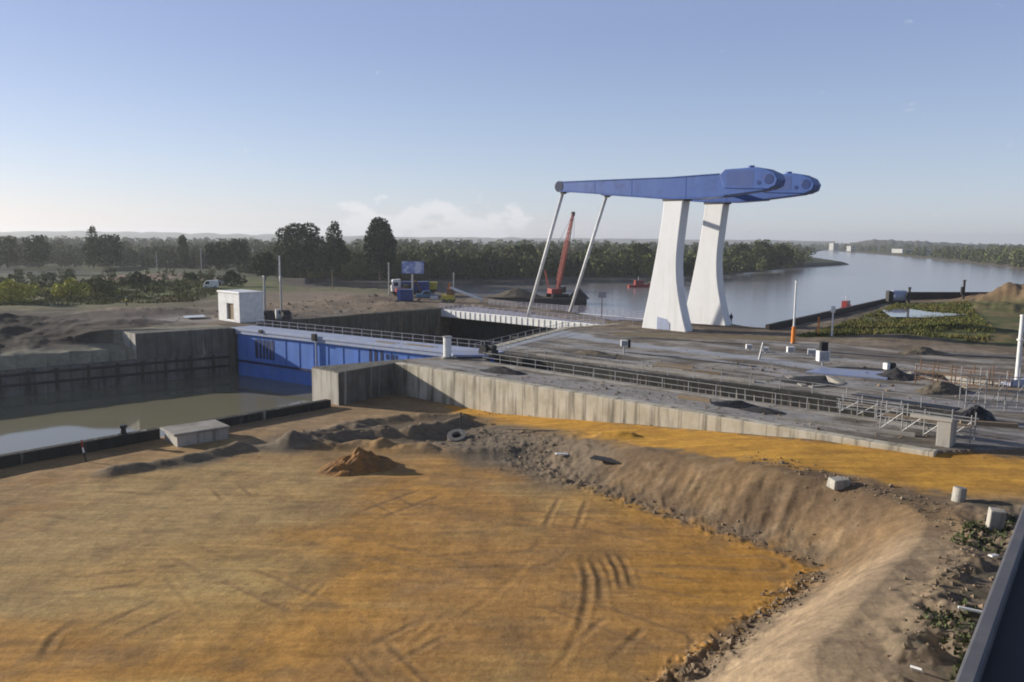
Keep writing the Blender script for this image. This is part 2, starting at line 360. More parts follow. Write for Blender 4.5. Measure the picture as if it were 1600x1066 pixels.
TRACKS = [P([(a, b, -3.5) for a, b in t_]) for t_ in ([(-20, 800), (260, 850), (520, 960), (640, 1080)], [(40, 1050), (300, 930), (620, 880), (960, 870), (1200, 880)], [(480, 1080), (720, 960), (860, 860), (900, 770)], [(330, 740), (420, 820), (760, 900), (1050, 1000)], [(80, 770), (400, 790), (800, 800), (1100, 850)], [(860, 1080), (990, 960), (1120, 890)], [(-20, 930), (240, 900), (430, 860), (700, 760)], [(560, 760), (700, 830), (980, 900), (1150, 930)])]
s_road = [-50, 8, 16, 24, 32, 48, 62, 200]; z_road = [-3.5, -3.5, -3.35, -2.6, -1.8, -.4, -.1, -.1]
def height(X, Y):
    R = np.hypot(X, Y)
    z = .5 * (fbm(X * .09, Y * .09, 3) - .5) * sstep(R, 90, 180) + .16 * (fbm(X * .5, Y * .5, 5) - .5)
    z = z - 3.2 * sstep(R, 250, 420)
    # concrete platform is flat
    bumps = [((0, 503, 1), 9, 2.4), ((45, 500, 1), 8, 2.2), ((85, 502, 1), 7, 2.0), ((125, 508, 1), 7, 1.6), ((215, 508, 0), 6, .9), ((-60, 500, 1), 12, 2.5), ((-150, 500, 1), 14, 2.5),
             ((180, 490, 0), 9, .8), ((270, 488, 0), 8, .7), ((560, 468, 0), 8, .9), ((500, 478, 0), 9, .8), ((620, 478, 0), 7, .6), ((240, 430, 0), 18, 2.0), ((280, 436, 0), 10, 1.2),
             ((1604, 480, 0), 13, 3.0), ((1660, 478, 0), 16, 4.0), ((1560, 487, 0), 10, 1.5), ((1480, 520, 0), 7, .8), ((1400, 528, 0), 8, .6), ((1560, 525, 0), 7, .9)]
    rough = (fbm(X * .35, Y * .35, 9) - .5)
    for (q, s, h) in bumps:
        cx, cy = at2(*q); g = np.exp(-((X - cx) ** 2 + (Y - cy) ** 2) / (2 * (s * .62) ** 2)); z = z + (.28 * h if q[1] > 498 and q[0] < 200 else h) * g * (1 + 1.0 * rough)
    # bank left of the outer basin
    dx, dy = X - G0.x, Y - G0.y; s = dx * low_dir.x + dy * low_dir.y; d = -(dx * BX.x + dy * BX.y)
    slope = np.minimum(z, -3.9 + (.62 * np.clip(d - .5, 0, 2.6) + .17 * np.maximum(d - 3.1, 0)) * (1 + .15 * rough) + .3 * rough * sstep(d, 2, 5))
    lowreg = (s > 0) & (s < 260) & (d > -2) & (d < 40); lw = np.where(d < .44 * s + .4, 1.0, sstep(s, 15.0, 24.0)) * lowreg
    z = z + (slope - z) * lw
    # river and far channel
    sr = sdist(X, Y, RIVER); zr = -9 + (z + 9) * sstep(sr, -5, .8)
    wide = sstep(R, 300, 340); zr2 = -9 + (z + 9) * sstep(sr, -6, 14)
    z = np.where(sr < 16, zr * (1 - wide) + zr2 * wide, z)
    sb = sdist(X, Y, BAYL); z = np.where(sb < 8, np.minimum(z, -7 + (z + 7) * sstep(sb, -3, 8)), z)
    # platform: flatten
    plat = sstep(sdist(X, Y, [tuple(CORNER), tuple(WEND), (WEND.x + 30, WEND.y + 10)] + P([(1500, 560), (1180, 530), (900, 500), (880, 512), (735, 549)])), 4, -2)
    z = z * (1 - plat * .75)
    # near yard and pit
    nr = inside(X, Y, NEAR)
    if nr.any():
        x, y = X[nr], Y[nr]; sw = (x - CORNER.x) * wd.x + (y - CORNER.y) * wd.y
        zz = np.interp(sw, s_road, z_road) + .12 * (fbm(x * .25, y * .25, 21) - .5)
        sp = sdist(x, y, PIT); fd, fu = pdist(x, y, FOOT)
        wv = 5.0 + 1.2 * (fbm(fu * .15, fu * 0 + 3., 8) - .5)
        ramp = np.clip(sp / wv, 0, 1); ramp = .25 * ramp + .75 * ramp * ramp * (3 - 2 * ramp)
        floor_ = -3.5 + .10 * (fbm(x * .12, y * .12, 31) - .5) + .05 * (fbm(x * .8, y * .25, 33) - .5)
        up = np.maximum(zz, -3.45)
        nearfoot = sstep(sp - fd, 1.0, -.2) * (fd < 30)
        zz2 = floor_ + (up - floor_) * ramp
        # rills that run down the bank
        ril = .6 * (fbm(fu * 1.5 + 1.3 * fbm(fu * .3, fd * .4, 41), fd * .22, 42, 3) - .5) + .55 * (fbm(fu * 3.6 + 2 * fbm(fu * .5, fd * .5, 44), fd * .4, 46, 3) - .5) + .35 * (fbm(x * 2.2, y * 2.2, 47, 4) - .5)
        amp = sstep(sp, .1, 1.6) * sstep(sp, wv, wv * .6) * (up + 3.5) * .125
        zz2 = zz2 + ril * amp
        # clods pushed up along the foot
        bandw = sstep(sp, -1.5, -.2) * sstep(sp, 2.2, .6) * (.25 + np.clip((up + 3.5) / 2.0, 0, 1)) * sstep(fu, -1, 3)
        cl = np.clip(fbm(x * 2.6, y * 2.6, 51, 5) - .46, 0, 1) * 1.9
        zz2 = zz2 + bandw * .62 * cl * (.5 - .2 * sstep(fu, 8, 16) + .9 * sstep(fu, 36, 46)) * .75
        # debris band around the head of the bank
        hb, _ = pdist(x, y, P([(700, 690, -3.5), (760, 688, -3.4), (820, 705, -3.4), (880, 735, -3.4)]))
        zz2 = zz2 + sstep(hb, 5, .5) * np.clip(fbm(x * 2.0, y * 2.0, 53, 5) - .46, 0, 1) * .5
        # rim berm
        rb = np.exp(-((sp - wv - .8) / .9) ** 2) * sstep(up, -3.2, -2.0); zz2 = zz2 + rb * (.0 + .22 * np.clip(fbm(x * .9, y * .9, 57, 3) - .42, 0, 1))
        # right hand dirt strip
        rd = sstep(sp, wv + .5, wv + 3) * sstep(x * .75 - (y - 20) * .55, -3, 2) * sstep(y, 45, 38); zz2 = zz2 + rd * 1.3 * np.clip(fbm(x * .8, y * .8, 59, 4) - .4, 0, 1)
        # ridges of mud left by the machines
        for pts, h, wdt in (([(470, 688), (540, 668), (640, 655), (722, 655)], .5, 1.0), ([(462, 695), (560, 684), (640, 683), (722, 668)], .8, 1.1), ([(445, 697), (520, 700), (600, 698)], .45, 1.0), ([(600, 702), (690, 706), (790, 712)], .5, 1.0), ([(560, 672), (600, 672)], .4, .8),
                            ([(180, 738), (285, 722), (372, 702)], .4, .9), ([(370, 702), (470, 700)], .2, .8), ([(60, 742), (170, 742)], .12, 1.), ([(940, 706, -3.), (985, 706, -2.8)], .35, .6)):
            dd, uu = pdist(x, y, P([(a, b, *(c or [-3.5])) for a, b, *c in pts]))
            zz2 = zz2 + h * np.exp(-(dd / wdt) ** 2) * (.5 + 1.1 * fbm(x * .7, y * .7, 61, 3))
        for pts in TRACKS:
            dd, uu = pdist(x, y, pts); zz2 = zz2 - .022 * (np.exp(-((dd - .95) / .15) ** 2) - .5 * np.exp(-((dd - 1.25) / .12) ** 2) - .5 * np.exp(-((dd - .65) / .12) ** 2)) * sstep(fbm(uu * .2, uu * 0 + 7., 89), .35, .55)
        # wheel ruts
        for pts, dep in (([(905, 868), (918, 900), (917, 940), (905, 985), (885, 1010)], .09), ([(922, 868), (940, 905), (941, 950)], .09), ([(950, 862), (966, 890), (972, 925)], .10), ([(965, 862), (980, 890), (987, 920)], .08), ([(935, 866), (952, 896), (956, 930)], .05),
                         ([(66, 1030), (85, 995), (112, 975)], .10), ([(470, 935), (500, 905)], .05), ([(480, 940), (512, 908)], .05), ([(640, 1010), (690, 972)], .06), ([(870, 1050), (905, 985)], .05),
                         ([(300, 960), (420, 900)], .03), ([(260, 860), (380, 930)], .03), ([(130, 840), (260, 900), (330, 980)], .03), ([(560, 900), (760, 870), (900, 868)], .03), ([(600, 1040), (760, 940), (860, 850)], .03)):
            pw = P([(a, b, -3.5) for a, b in pts]); dd, uu = pdist(x, y, pw); ln = sum(math.hypot(q[0] - p_[0], q[1] - p_[1]) for p_, q in zip(pw, pw[1:])); zz2 = zz2 - .34 * dep * sstep(uu, 0, ln * .25) * sstep(uu, ln, ln * .7) * (np.exp(-(dd / .16) ** 2) - .6 * np.exp(-((dd - .34) / .14) ** 2)) * (.6 + .8 * fbm(uu * 1.7, dd, 63, 2))
        z[nr] = zz2
    for poly, dz in ((BASIN, -10.), (CHAM, -10.), (TRENCH, -5.), (PIT2, -2.5), (PIT3, -2.5)):
        z = np.where(inside(X, Y, poly), dz, z)
    return z

def colour(X, Y, Z):
    R = np.hypot(X, Y); n1 = fbm(X * .06, Y * .06, 71); n2 = fbm(X * .3, Y * .3, 73); n3 = fbm(X * 1.1, Y * 1.1, 75)
    def C(*c): return np.array(c)
    def mix(a, b, t): return a * (1 - t[:, None]) + b * t[:, None]
    dirt = mix(np.tile(C(.20, .155, .105), (len(X), 1)), C(.13, .10, .075), sstep(n1, .4, .65))
    dirt = mix(dirt, C(.30, .25, .19), sstep(n2, .52, .68) * .7); dirt = mix(dirt, C(.09, .07, .05), sstep(n3, .56, .7) * .5)
    def blob(q, rad, c, k=1., col=None):
        cx, cy = at2(*q); t = sstep(np.hypot(X - cx, Y - cy) + rad * .9 * (n2 - .5), rad, rad * .45) * k; return mix(col, C(*c), t)
    c = dirt
    GR = (.115, .14, .045)
    # grassland left and right, far land
    c = mix(c, C(*GR), sstep(R + 60 * (n1 - .5), 165, 240) * sstep(n2, .3, .5) * (X < 60) * sstep(X, 10, -60))
    c = mix(c, C(.07, .08, .038), sstep(R, 260, 330))
    gr = sstep(sdist(X, Y, P([(1240, 528), (1300, 512), (1400, 474), (1560, 474), (1700, 500), (1700, 545), (1540, 540), (1400, 528)])), 3, -3)
    c = mix(c, mix(np.tile(C(.105, .115, .042), (len(X), 1)), C(.19, .15, .075), sstep(n2, .45, .62)), gr)
    c = blob((1610, 478, 0), 22, (.20, .135, .08), 1, c)
    for q, rad, col, k in (((250, 434, 0), 30, (.27, .19, .14), .9), ((225, 470, 0), 12, (.15, .085, .055), .7), ((120, 484, 0), 14, (.13, .08, .05), .7), ((200, 478, 0), 14, (.12, .12, .05), .6), ((60, 485, 0), 18, (.12, .13, .05), .6), ((150, 470, 0), 14, GR, .7), ((300, 455, 0), 22, GR, .9), ((560, 470, 0), 30, (.24, .18, .125), .8), ((480, 462, 0), 22, (.22, .17, .13), .8), ((60, 510, 0), 26, (.055, .045, .035), .95), ((-60, 505, 0), 30, (.055, .045, .035), .95), ((230, 500, 0), 16, (.16, .13, .11), .8), ((290, 500, 0), 8, (.36, .34, .33), .6)):
        c = blob(q, rad, col, k, c)
    # platform: dusty concrete
    platd = sdist(X, Y, [tuple(CORNER), tuple(WEND), (WEND.x + 60, WEND.y + 12), (130, 80)] + P([(1700, 560), (1400, 545), (1190, 532), (1040, 520), (900, 512), (735, 549)]))
    slab = mix(np.tile(C(.315, .29, .255), (len(X), 1)), C(.20, .175, .145), sstep(n2, .42, .62)); slab = mix(slab, C(.26, .20, .14), sstep(n1, .5, .7) * sstep(X, 14, 55) * .8)
    slab = mix(slab, C(.36, .34, .32), sstep(n3, .6, .75) * .5)
    slab = mix(slab, C(.11, .095, .075), sstep(fbm(X * .18 + 4, Y * .5, 91, 4), .52, .64) * .75); sw_ = (X - CORNER.x) * wd.x + (Y - CORNER.y) * wd.y; sv_ = -(X - CORNER.x) * wd.y + (Y - CORNER.y) * wd.x
    jn = np.minimum(np.abs((sw_ / 6.) % 1 - .5) * 6., np.abs((sv_ / 5.) % 1 - .5) * 5.); slab = mix(slab, C(.12, .11, .10), sstep(jn, .22, .08) * .55 * sstep(n2, .65, .4))
    slab = mix(slab, C(.42, .42, .43), sstep(fbm(sw_ * .07, sv_ * .3, 95, 4), .58, .66) * .45); slab = mix(slab, C(.09, .075, .06), sstep(fbm(sw_ * .09 + 8, sv_ * .55, 97, 4), .55, .64) * .6)
    c = mix(c, slab, sstep(platd, 1, -1))
    for pts, wdt, col in (([(735, 552), (872, 519), (905, 524)], 2.6, (.40, .42, .46)), ([(872, 522), (1000, 540), (1180, 560), (1290, 577)], 2.0, (.37, .39, .43)), ([(900, 540), (1090, 560), (1250, 585)], 1.2, (.31, .31, .32)), ([(820, 590), (1020, 618), (1260, 650)], 2.5, (.30, .285, .275)),
                          ([(930, 566), (1010, 572), (1085, 580)], 1.1, (.46, .42, .36)), ([(1260, 535), (1360, 545), (1480, 560)], 1.4, (.36, .32, .28)), ([(980, 522), (1080, 526), (1200, 528)], 3.2, (.20, .16, .09)), ([(1410, 625), (1590, 640)], 2.2, (.29, .28, .29)), ([(1500, 690), (1640, 690)], 1.0, (.28, .26, .25))):
        dd, _ = pdist(X, Y, P(pts)); c = mix(c, C(*col), sstep(dd + 1.2 * (n2 - .5), wdt, wdt * .55) * .85)
    # yard soils
    nr = inside(X, Y, NEAR); sp = sdist(X, Y, PIT); k = nr.astype(float)
    st = fbm(X * .10 + .05 * Y, Y * .22, 81); st2 = fbm(X * .35, Y * .8, 83)
    pit = mix(np.tile(C(.46, .245, .065), (len(X), 1)), C(.50, .325, .11), sstep(st, .46, .66))
    pit = mix(pit, C(.46, .235, .05), sstep(X + 14 * (st - .5) - .12 * (Y - 40), 2, 11) * .85)
    pit = mix(pit, C(.32, .21, .10), np.clip(sstep(-X * .7 + .55 * (Y - 48) + 22 * (st - .5), 2, 14), 0, 1) * .85)
    pit = mix(pit, C(.34, .19, .065), sstep(st2, .56, .72) * .6)
    c = mix(c, pit, k)
    big = fbm(X * .045 + 3, Y * .075, 85, 4); dr = fbm(X * .5 + Y * .15, Y * .5 - X * .2, 87, 4)
    pit = mix(pit, C(.50, .36, .15), sstep(big, .53, .64) * .4); pit = mix(pit, C(.30, .19, .10), sstep(big, .46, .36) * .3)
    pit = mix(pit, C(.24, .155, .075), sstep(dr, .58, .68) * .4); pit = mix(pit, C(.30, .215, .13), sstep(Y + 9 * (st - .5), 62, 74) * .65)
    c = mix(c, pit, k)
    for pts in TRACKS:
        dd, uu = pdist(X, Y, pts); tw = np.minimum(np.abs(dd - .95), np.where(dd < 3, np.abs(dd - .95), 9)); c = mix(c, C(.27, .165, .075), sstep(tw + .30 * (n3 - .5), .28, .10) * k * .55 * sstep(fbm(uu * .2, uu * 0 + 7., 89), .3, .5))
    road = mix(np.tile(C(.53, .285, .05), (len(X), 1)), C(.45, .235, .045), sstep(st2, .45, .65))
    ow = sdist(X, Y, P([(690, 634, -3.5), (760, 638, -3.5), (900, 655, -2.6), (1000, 665, -1.8), (1280, 690, -.4), (1480, 704, -.1), (1590, 715, -.1), (1720, 722, -.1), (1720, 812, -.1), (1560, 795, -.1), (1500, 772, -.1), (1440, 762, -.1), (1300, 740, -.3), (1100, 717, -1.2), (900, 696, -2.6), (800, 685, -3.4), (740, 672, -3.5)]))
    bank = mix(np.tile(C(.225, .15, .08), (len(X), 1)), C(.165, .112, .066), sstep(n2, .42, .62)); bank = mix(bank, C(.26, .19, .115), sstep(n3, .56, .7) * .5)
    inb = sstep(sp, -.6, .6) * k * sstep(X * .6 - (Y - 75) * .5, 3, 6)
    c = mix(c, bank, inb)
    ramp_ = sstep(sp, -.2, .8) * k * sstep(Y, 41, 34) * sstep(X, 4, 9); c = mix(c, mix(np.tile(C(.33, .245, .155), (len(X), 1)), C(.27, .20, .13), sstep(st2, .45, .62)), ramp_)
    c = mix(c, road, sstep(ow + 2.4 * (n3 - .5) + 1.5 * (n2 - .5), .8, -.8) * k)
    # mud, clods
    clod = sstep(sp, -1.3, -.3) * sstep(sp, 1.8, .6) * k * sstep(X * .6 - (Y - 75) * .5, 1, 5); c = mix(c, C(.18, .135, .09), clod * sstep(n3, .42, .56) * .75)
    hb, _ = pdist(X, Y, P([(700, 690, -3.5), (760, 690, -3.5), (820, 705, -3.4), (880, 735, -3.4)])); c = mix(c, C(.19, .15, .105), sstep(hb + 3 * (n2 - .5), 6, 2) * k * .85)
    mz, _ = pdist(X, Y, P([(455, 694, -3.5), (560, 680, -3.5), (640, 672, -3.5), (722, 664, -3.5), (780, 712, -3.5)])); c = mix(c, C(.15, .125, .095), sstep(mz + 3 * (n2 - .5), 5, 1.5) * k * .8)
    ml, _ = pdist(X, Y, P([(180, 738, -3.5), (285, 724, -3.5), (372, 704, -3.5), (480, 700, -3.5)])); c = mix(c, C(.16, .135, .10), sstep(ml + 2 * (n2 - .5), 2.2, .6) * k * .75)
    rd = sstep(sp, 6, 8.5) * sstep(X * .75 - (Y - 20) * .55, -3, 2) * sstep(Y, 46, 41) * k; c = mix(c, mix(np.tile(C(.20, .155, .11), (len(X), 1)), C(.12, .10, .07), sstep(n3, .4, .6)), rd)
    for pts, wdt in (([(66, 1030), (85, 995), (112, 975)], .28), ([(905, 868), (918, 900), (917, 940), (905, 985)], .2), ([(922, 868), (940, 905), (941, 950)], .2), ([(950, 862), (966, 890), (972, 925)], .22), ([(965, 862), (980, 890), (987, 920)], .2)):
        dd, _ = pdist(X, Y, P([(a, b, -3.5) for a, b in pts])); c = mix(c, C(.20, .125, .055), sstep(dd + .25 * (n3 - .5), wdt * 1.6, wdt * .5) * k * .45)
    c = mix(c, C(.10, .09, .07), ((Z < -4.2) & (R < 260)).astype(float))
    # bank beside basin: grey clay
    dx, dy = X - G0.x, Y - G0.y; s = dx * low_dir.x + dy * low_dir.y; d = -(dx * BX.x + dy * BX.y)
    c = mix(c, C(.29, .27, .20), ((s > 0) & (s < 200) & (d > -2)).astype(float) * sstep(d, 9, 5.5))
    # tidal mud by the river
    sr = sdist(X, Y, RIVER); c = mix(c, C(.09, .075, .06), sstep(sr, 14, 4) * (R > 230) )
    return np.clip(c, .01, .9)

ang = np.concatenate([np.radians(np.arange(-180, -42, 3.0)), np.radians(np.arange(-42, 42, .1)), np.radians(np.arange(42, 180.01, 3.0))])
rad = np.concatenate([np.array([.5]), np.geomspace(3, 24, 30)[:-1], np.geomspace(24, 150, 470)[:-1], np.geomspace(150, 7000, 280)])
RR, AA = np.meshgrid(rad, ang, indexing='ij'); gx = (RR * np.sin(AA)).ravel(); gy = (RR * np.cos(AA)).ravel()
gz = height(gx, gy); gcol = colour(gx, gy, gz)
nA = len(ang); nR = len(rad); ii = (np.arange(nR - 1)[:, None] * nA + np.arange(nA - 1)[None, :]).ravel()
ground = np_mesh('ground', np.stack([gx, gy, gz], 1), np.stack([ii, ii + nA, ii + nA + 1, ii + 1], 1)[:, ::-1], M['soil'], gcol, smooth=True); tag(ground, 'sandy brown construction ground with pit, banks and mud', 'ground', kind='structure')
def gh(x, y): return float(height(np.array([x], float), np.array([y], float))[0])
def on(px, py, z=0., n=3):
    """the ground point seen at a pixel of the plan (used once, to place things on the terrain)"""
    for _ in range(n):
        p = at(px, py, z); z = gh(p.x, p.y)
    return Vector((p.x, p.y, gh(p.x, p.y)))

def sheet(name, poly, z, m, label):
    o = MB().add([(x, y, z) for x, y in poly], [tuple(range(len(poly)))]).build(name, m); return tag(o, label, 'water', kind='structure')
sheet('river_water', [(-2500, 190), (2500, 150), (4500, 2500), (4500, 5000), (-2500, 1200)], -6, M['river'], 'wide calm grey river bending away')
sheet('basin_water', BASIN, -7.2, M['basin'], 'muddy olive water in the outer lock basin')
sheet('lock_water', CHAM, -6.6, M['basin'], 'dark water in the lock chamber')

# ------------------------------------------------------------------ walls of the lock
def wall(name, label, p0, p1, z0, z1, th, m, cat='wall', group=None, side=1, parent=None):
    """local x runs from p0 to p1, the body lies on the left (side=1) or right (side=-1) of that line"""
    p0, p1 = Vector(p0).to_2d(), Vector(p1).to_2d(); d = p1 - p0
    b = MB().box(0, d.length, min(0, th * side), max(0, th * side), z0, z1)
    o = b.build(name, m, parent, bevel=.06, loc=(p0.x, p0.y, 0), rz=math.atan2(d.y, d.x))
    if not parent: tag(o, label, cat, group)
    return o
def local_pt(o, x, y, z): return (x, y, z)

wq = [at(362, 513).to_2d(), at(212, 522).to_2d(), at(186, 517).to_2d()]; wq.append(wq[0] + (wq[2] - wq[1]).normalized() * 1.0 + Vector((.3, 2.2)))
wang = math.atan2((wq[1] - wq[0]).y, (wq[1] - wq[0]).x); wl_ = [(Matrix.Rotation(-wang, 2) @ (q - wq[0])) for q in wq]
wing = tag(MB().prism_z([tuple(q) for q in wl_], -10, .05).build('wing_wall', M['concrete_painted_shade'], bevel=.06, loc=(wq[0].x, wq[0].y, 0), rz=wang), 'tall shaded grey concrete wing wall with sunlit end left of blue gate', 'wall')
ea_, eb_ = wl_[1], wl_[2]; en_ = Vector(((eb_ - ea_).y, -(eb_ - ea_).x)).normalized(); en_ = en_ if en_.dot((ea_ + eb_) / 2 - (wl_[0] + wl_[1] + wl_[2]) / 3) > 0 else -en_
MB().bar((*(ea_ * .985 + eb_ * .015 + en_ * .01), -2.3), (*(ea_ * .03 + eb_ * .97 + en_ * .01), -2.3), .10, 4.6).build('painted_sun_end', M['concrete_pale'], wing)  # sunlight on the wing end painted as a paler facing
low = wall('basin_wall', 'long low dark basin wall with horizontal fender rails along the water', G0 + low_dir * .3, G0 + low_dir * 125, -10, -3.75, 1.3, M['concrete_mid'], side=-1)
for k, zz in enumerate((-4.35, -5.75)):
    MB().box(0, 124, .02, .28, zz - .17, zz + .17).build('fender_rail', M['steel_dark'], low)
rp = random.Random(4)
post0 = None
for k in range(26):
    xx = 3.0 + k * 3.4 + rp.uniform(-.5, .5)
    if post0 is None: post0 = MB().box(-.22, .22, .02, .20, -9, -3.9).build('fender_post', M['concrete_dark'], low); o = post0
    else: o = post0.copy(); COL.objects.link(o); o.parent = low
    o.location = (xx, 0, 0)
qw = wall('quay_wall', 'low dark quay wall between basin water and the sand', Q1 - qd * 13.6, Q1 + qd * .8, -9, -2.7, .8, M['painted_deep_shade'], side=-1)
qw2 = wall('quay_wall', 'low dark quay wall left of the flat concrete block', Q0 - qd * 80, Q1 - qd * 17.2, -9, -2.6, .8, M['painted_deep_shade'], side=-1)
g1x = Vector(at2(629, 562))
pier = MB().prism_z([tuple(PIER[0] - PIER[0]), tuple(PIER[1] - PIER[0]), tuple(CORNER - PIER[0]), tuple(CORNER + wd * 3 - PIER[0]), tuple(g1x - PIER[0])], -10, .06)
pz = pier.build('lock_pier', M['concrete_painted_shade'], bevel=.06, loc=(PIER[0].x, PIER[0].y, 0)); PD = PIER[1] - PIER[0]; PN = Vector((PD.y, -PD.x)).normalized(); MB().bar((PD.x * .02 + PN.x * .02, PD.y * .02 + PN.y * .02, -4.9), (PD.x * .98 + PN.x * .02, PD.y * .98 + PN.y * .02, -4.9), .1, 9.7).build('painted_sun_end', M['concrete_pale'], pz)  # pale facing paints the sun onto the pier end
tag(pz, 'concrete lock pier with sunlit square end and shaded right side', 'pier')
fw = wall('retaining_wall', 'long sunlit stained concrete retaining wall beside the orange sand road', CORNER, WEND, -6, .07, 1.0, M['concrete'], side=1)
MB().box(WEND.x, WEND.x, 0, 0, 0, 0)
ep = thing('wall_end_block', 'square concrete end block of the retaining wall by orange road', 'block', (*at2(1473, 700, -.1), 0), math.atan2(wd.y, wd.x))
MB().box(-.45, .45, -.05, 1.6, -1, 1.75).build('upright', M['concrete_pale'], ep, .04); MB().box(-2.2, .5, -.12, .5, 1.76, 2.0).build('cap_beam', M['concrete_pale'], ep, .03)
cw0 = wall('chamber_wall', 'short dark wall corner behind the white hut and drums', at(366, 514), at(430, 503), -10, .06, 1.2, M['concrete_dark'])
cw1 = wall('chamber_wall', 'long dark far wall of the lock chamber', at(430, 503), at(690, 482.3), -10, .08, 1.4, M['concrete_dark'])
cw2 = wall('chamber_wall', 'near side wall of the lock chamber under platform edge', at(735, 549), at(880, 512), -10, .07, 1.4, M['concrete'], side=-1)
cw3 = wall('chamber_wall', 'right abutment wall under the end of the drawbridge', at(880, 512), at(965, 506), -10, .09, 1.4, M['concrete'], side=-1)
og = wall('outer_gate', 'dark closed steel gate in the shade beneath the drawbridge', at(697, 478.5), at(962, 504.5), -10, -1.2, 1.6, M['steel_dark'], cat='lock gate')
for k in range(14): MB().box(2 + k * 3.1, 2.3 + k * 3.1, -.25, -.005, -9, -1.25).build('stiffener', M['steel_dark'], og)
def kerb(name, label, pts, z0, z1, th, m, side, group):
    root = thing(name, label, 'kerb', (pts[0].x, pts[0].y, 0), 0, group)
    for i, (a, b) in enumerate(zip(pts[:-1], pts[1:])):
        d = b - a; MB().box(-.0, d.length + .05, min(0, th * side), max(0, th * side), z0, z1 - .003 * i).build('kerb_beam', m, root, .05, loc=(a.x - pts[0].x, a.y - pts[0].y, 0), rz=math.atan2(d.y, d.x))
    return root
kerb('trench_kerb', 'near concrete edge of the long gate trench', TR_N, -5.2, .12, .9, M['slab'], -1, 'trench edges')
kerb('trench_kerb', 'far concrete edge of the long gate trench', TR_F, -5.2, .10, .9, M['painted_deep_shade'], 1, 'trench edges')  # shade inside the trench painted on as near-black concrete
for poly, lab in ((PIT2, 'concrete rim of the small dark pit beside the blue deck'), (PIT3, 'concrete rim of the dark pit among rusty frames')):
    pv = [Vector(p) for p in poly]; cx = sum(p[0] for p in poly) / 4; cy = sum(p[1] for p in poly) / 4
    r = thing('pit_rim', lab, 'pit rim', (cx, cy, 0))
    for a, b in zip(pv, pv[1:] + pv[:1]):
        d = b - a; n = Vector((-d.y, d.x)).normalized(); n = n if n.dot(a - Vector((cx, cy))) > 0 else -n
        MB().bar((a.x - cx + n.x * .3, a.y - cy + n.y * .3, -1.2), (b.x - cx + n.x * .3, b.y - cy + n.y * .3, -1.2), .6, 2.6).build('rim_beam', M['slab'], r)
sp_pts = [at(1202, 515.5), at(1395, 470), at(1394, 464.5)]
wall('sheet_pile_wall', 'dark rusty quay wall running diagonally along the river', sp_pts[0], sp_pts[1], -9, .8, .7, M['sheet'], group='river quay walls')
wall('sheet_pile_wall', 'dark tall quay wall at the far edge of the green field', at(1390, 468.5), at(1572, 468.5), -9, 1.9, .7, M['sheet'], group='river quay walls')
wall('sheet_pile_wall', 'dark quay wall behind the foot of the white pylons', at(966, 501.5), at(1204, 515), -9, .15, .8, M['sheet'], group='river quay walls')
wall('sheet_pile_wall', 'dark quay wall on the river side of the truck yard', at(480, 450.5), at(700, 478), -9, -.1, .8, M['sheet'], group='river quay walls')

# ------------------------------------------------------------------ drawbridge
FX = Vector(at2(1047, 515)); RXp = Vector(at2(1109, 504.5)); bdir = Vector((.74, -.67)).normalized(); pdir = Vector((.67, .74)).normalized()
br = thing('drawbridge', 'white and blue drawbridge with two curved pylons over the lock', 'drawbridge', (FX.x, FX.y, 0), math.atan2(bdir.y, bdir.x))
LT, RT = [(0, -4.6), (2, -4.25), (5, -3.6), (8, -3.05), (11, -2.5), (14, -2.0), (17, -1.55), (20.1, -1.25)], [(0, 3.5), (2, 2.85), (4, 2.3), (6, 1.85), (8, 1.52), (10, 1.36), (12, 1.36), (14, 1.5), (17, 1.8), (20.1, 2.15)]
zs = np.linspace(-.5, 20.1, 26)
pro = [(float(np.interp(z, *zip(*LT))), float(z)) for z in zs] + [(float(np.interp(z, *zip(*RT))), float(z)) for z in zs[::-1]]
SEP = 13.0
beam_top = [(-22.0, 23.85), (-16, 23.8), (-10, 23.75), (0, 23.65), (5, 23.75), (8, 23.8)]
beam_bot = [(15.0, 21.2), (13, 21.0), (9, 20.62), (4, 20.4), (0, 20.45), (-4, 20.75), (-10, 21.3), (-16, 21.85), (-22, 22.35)]
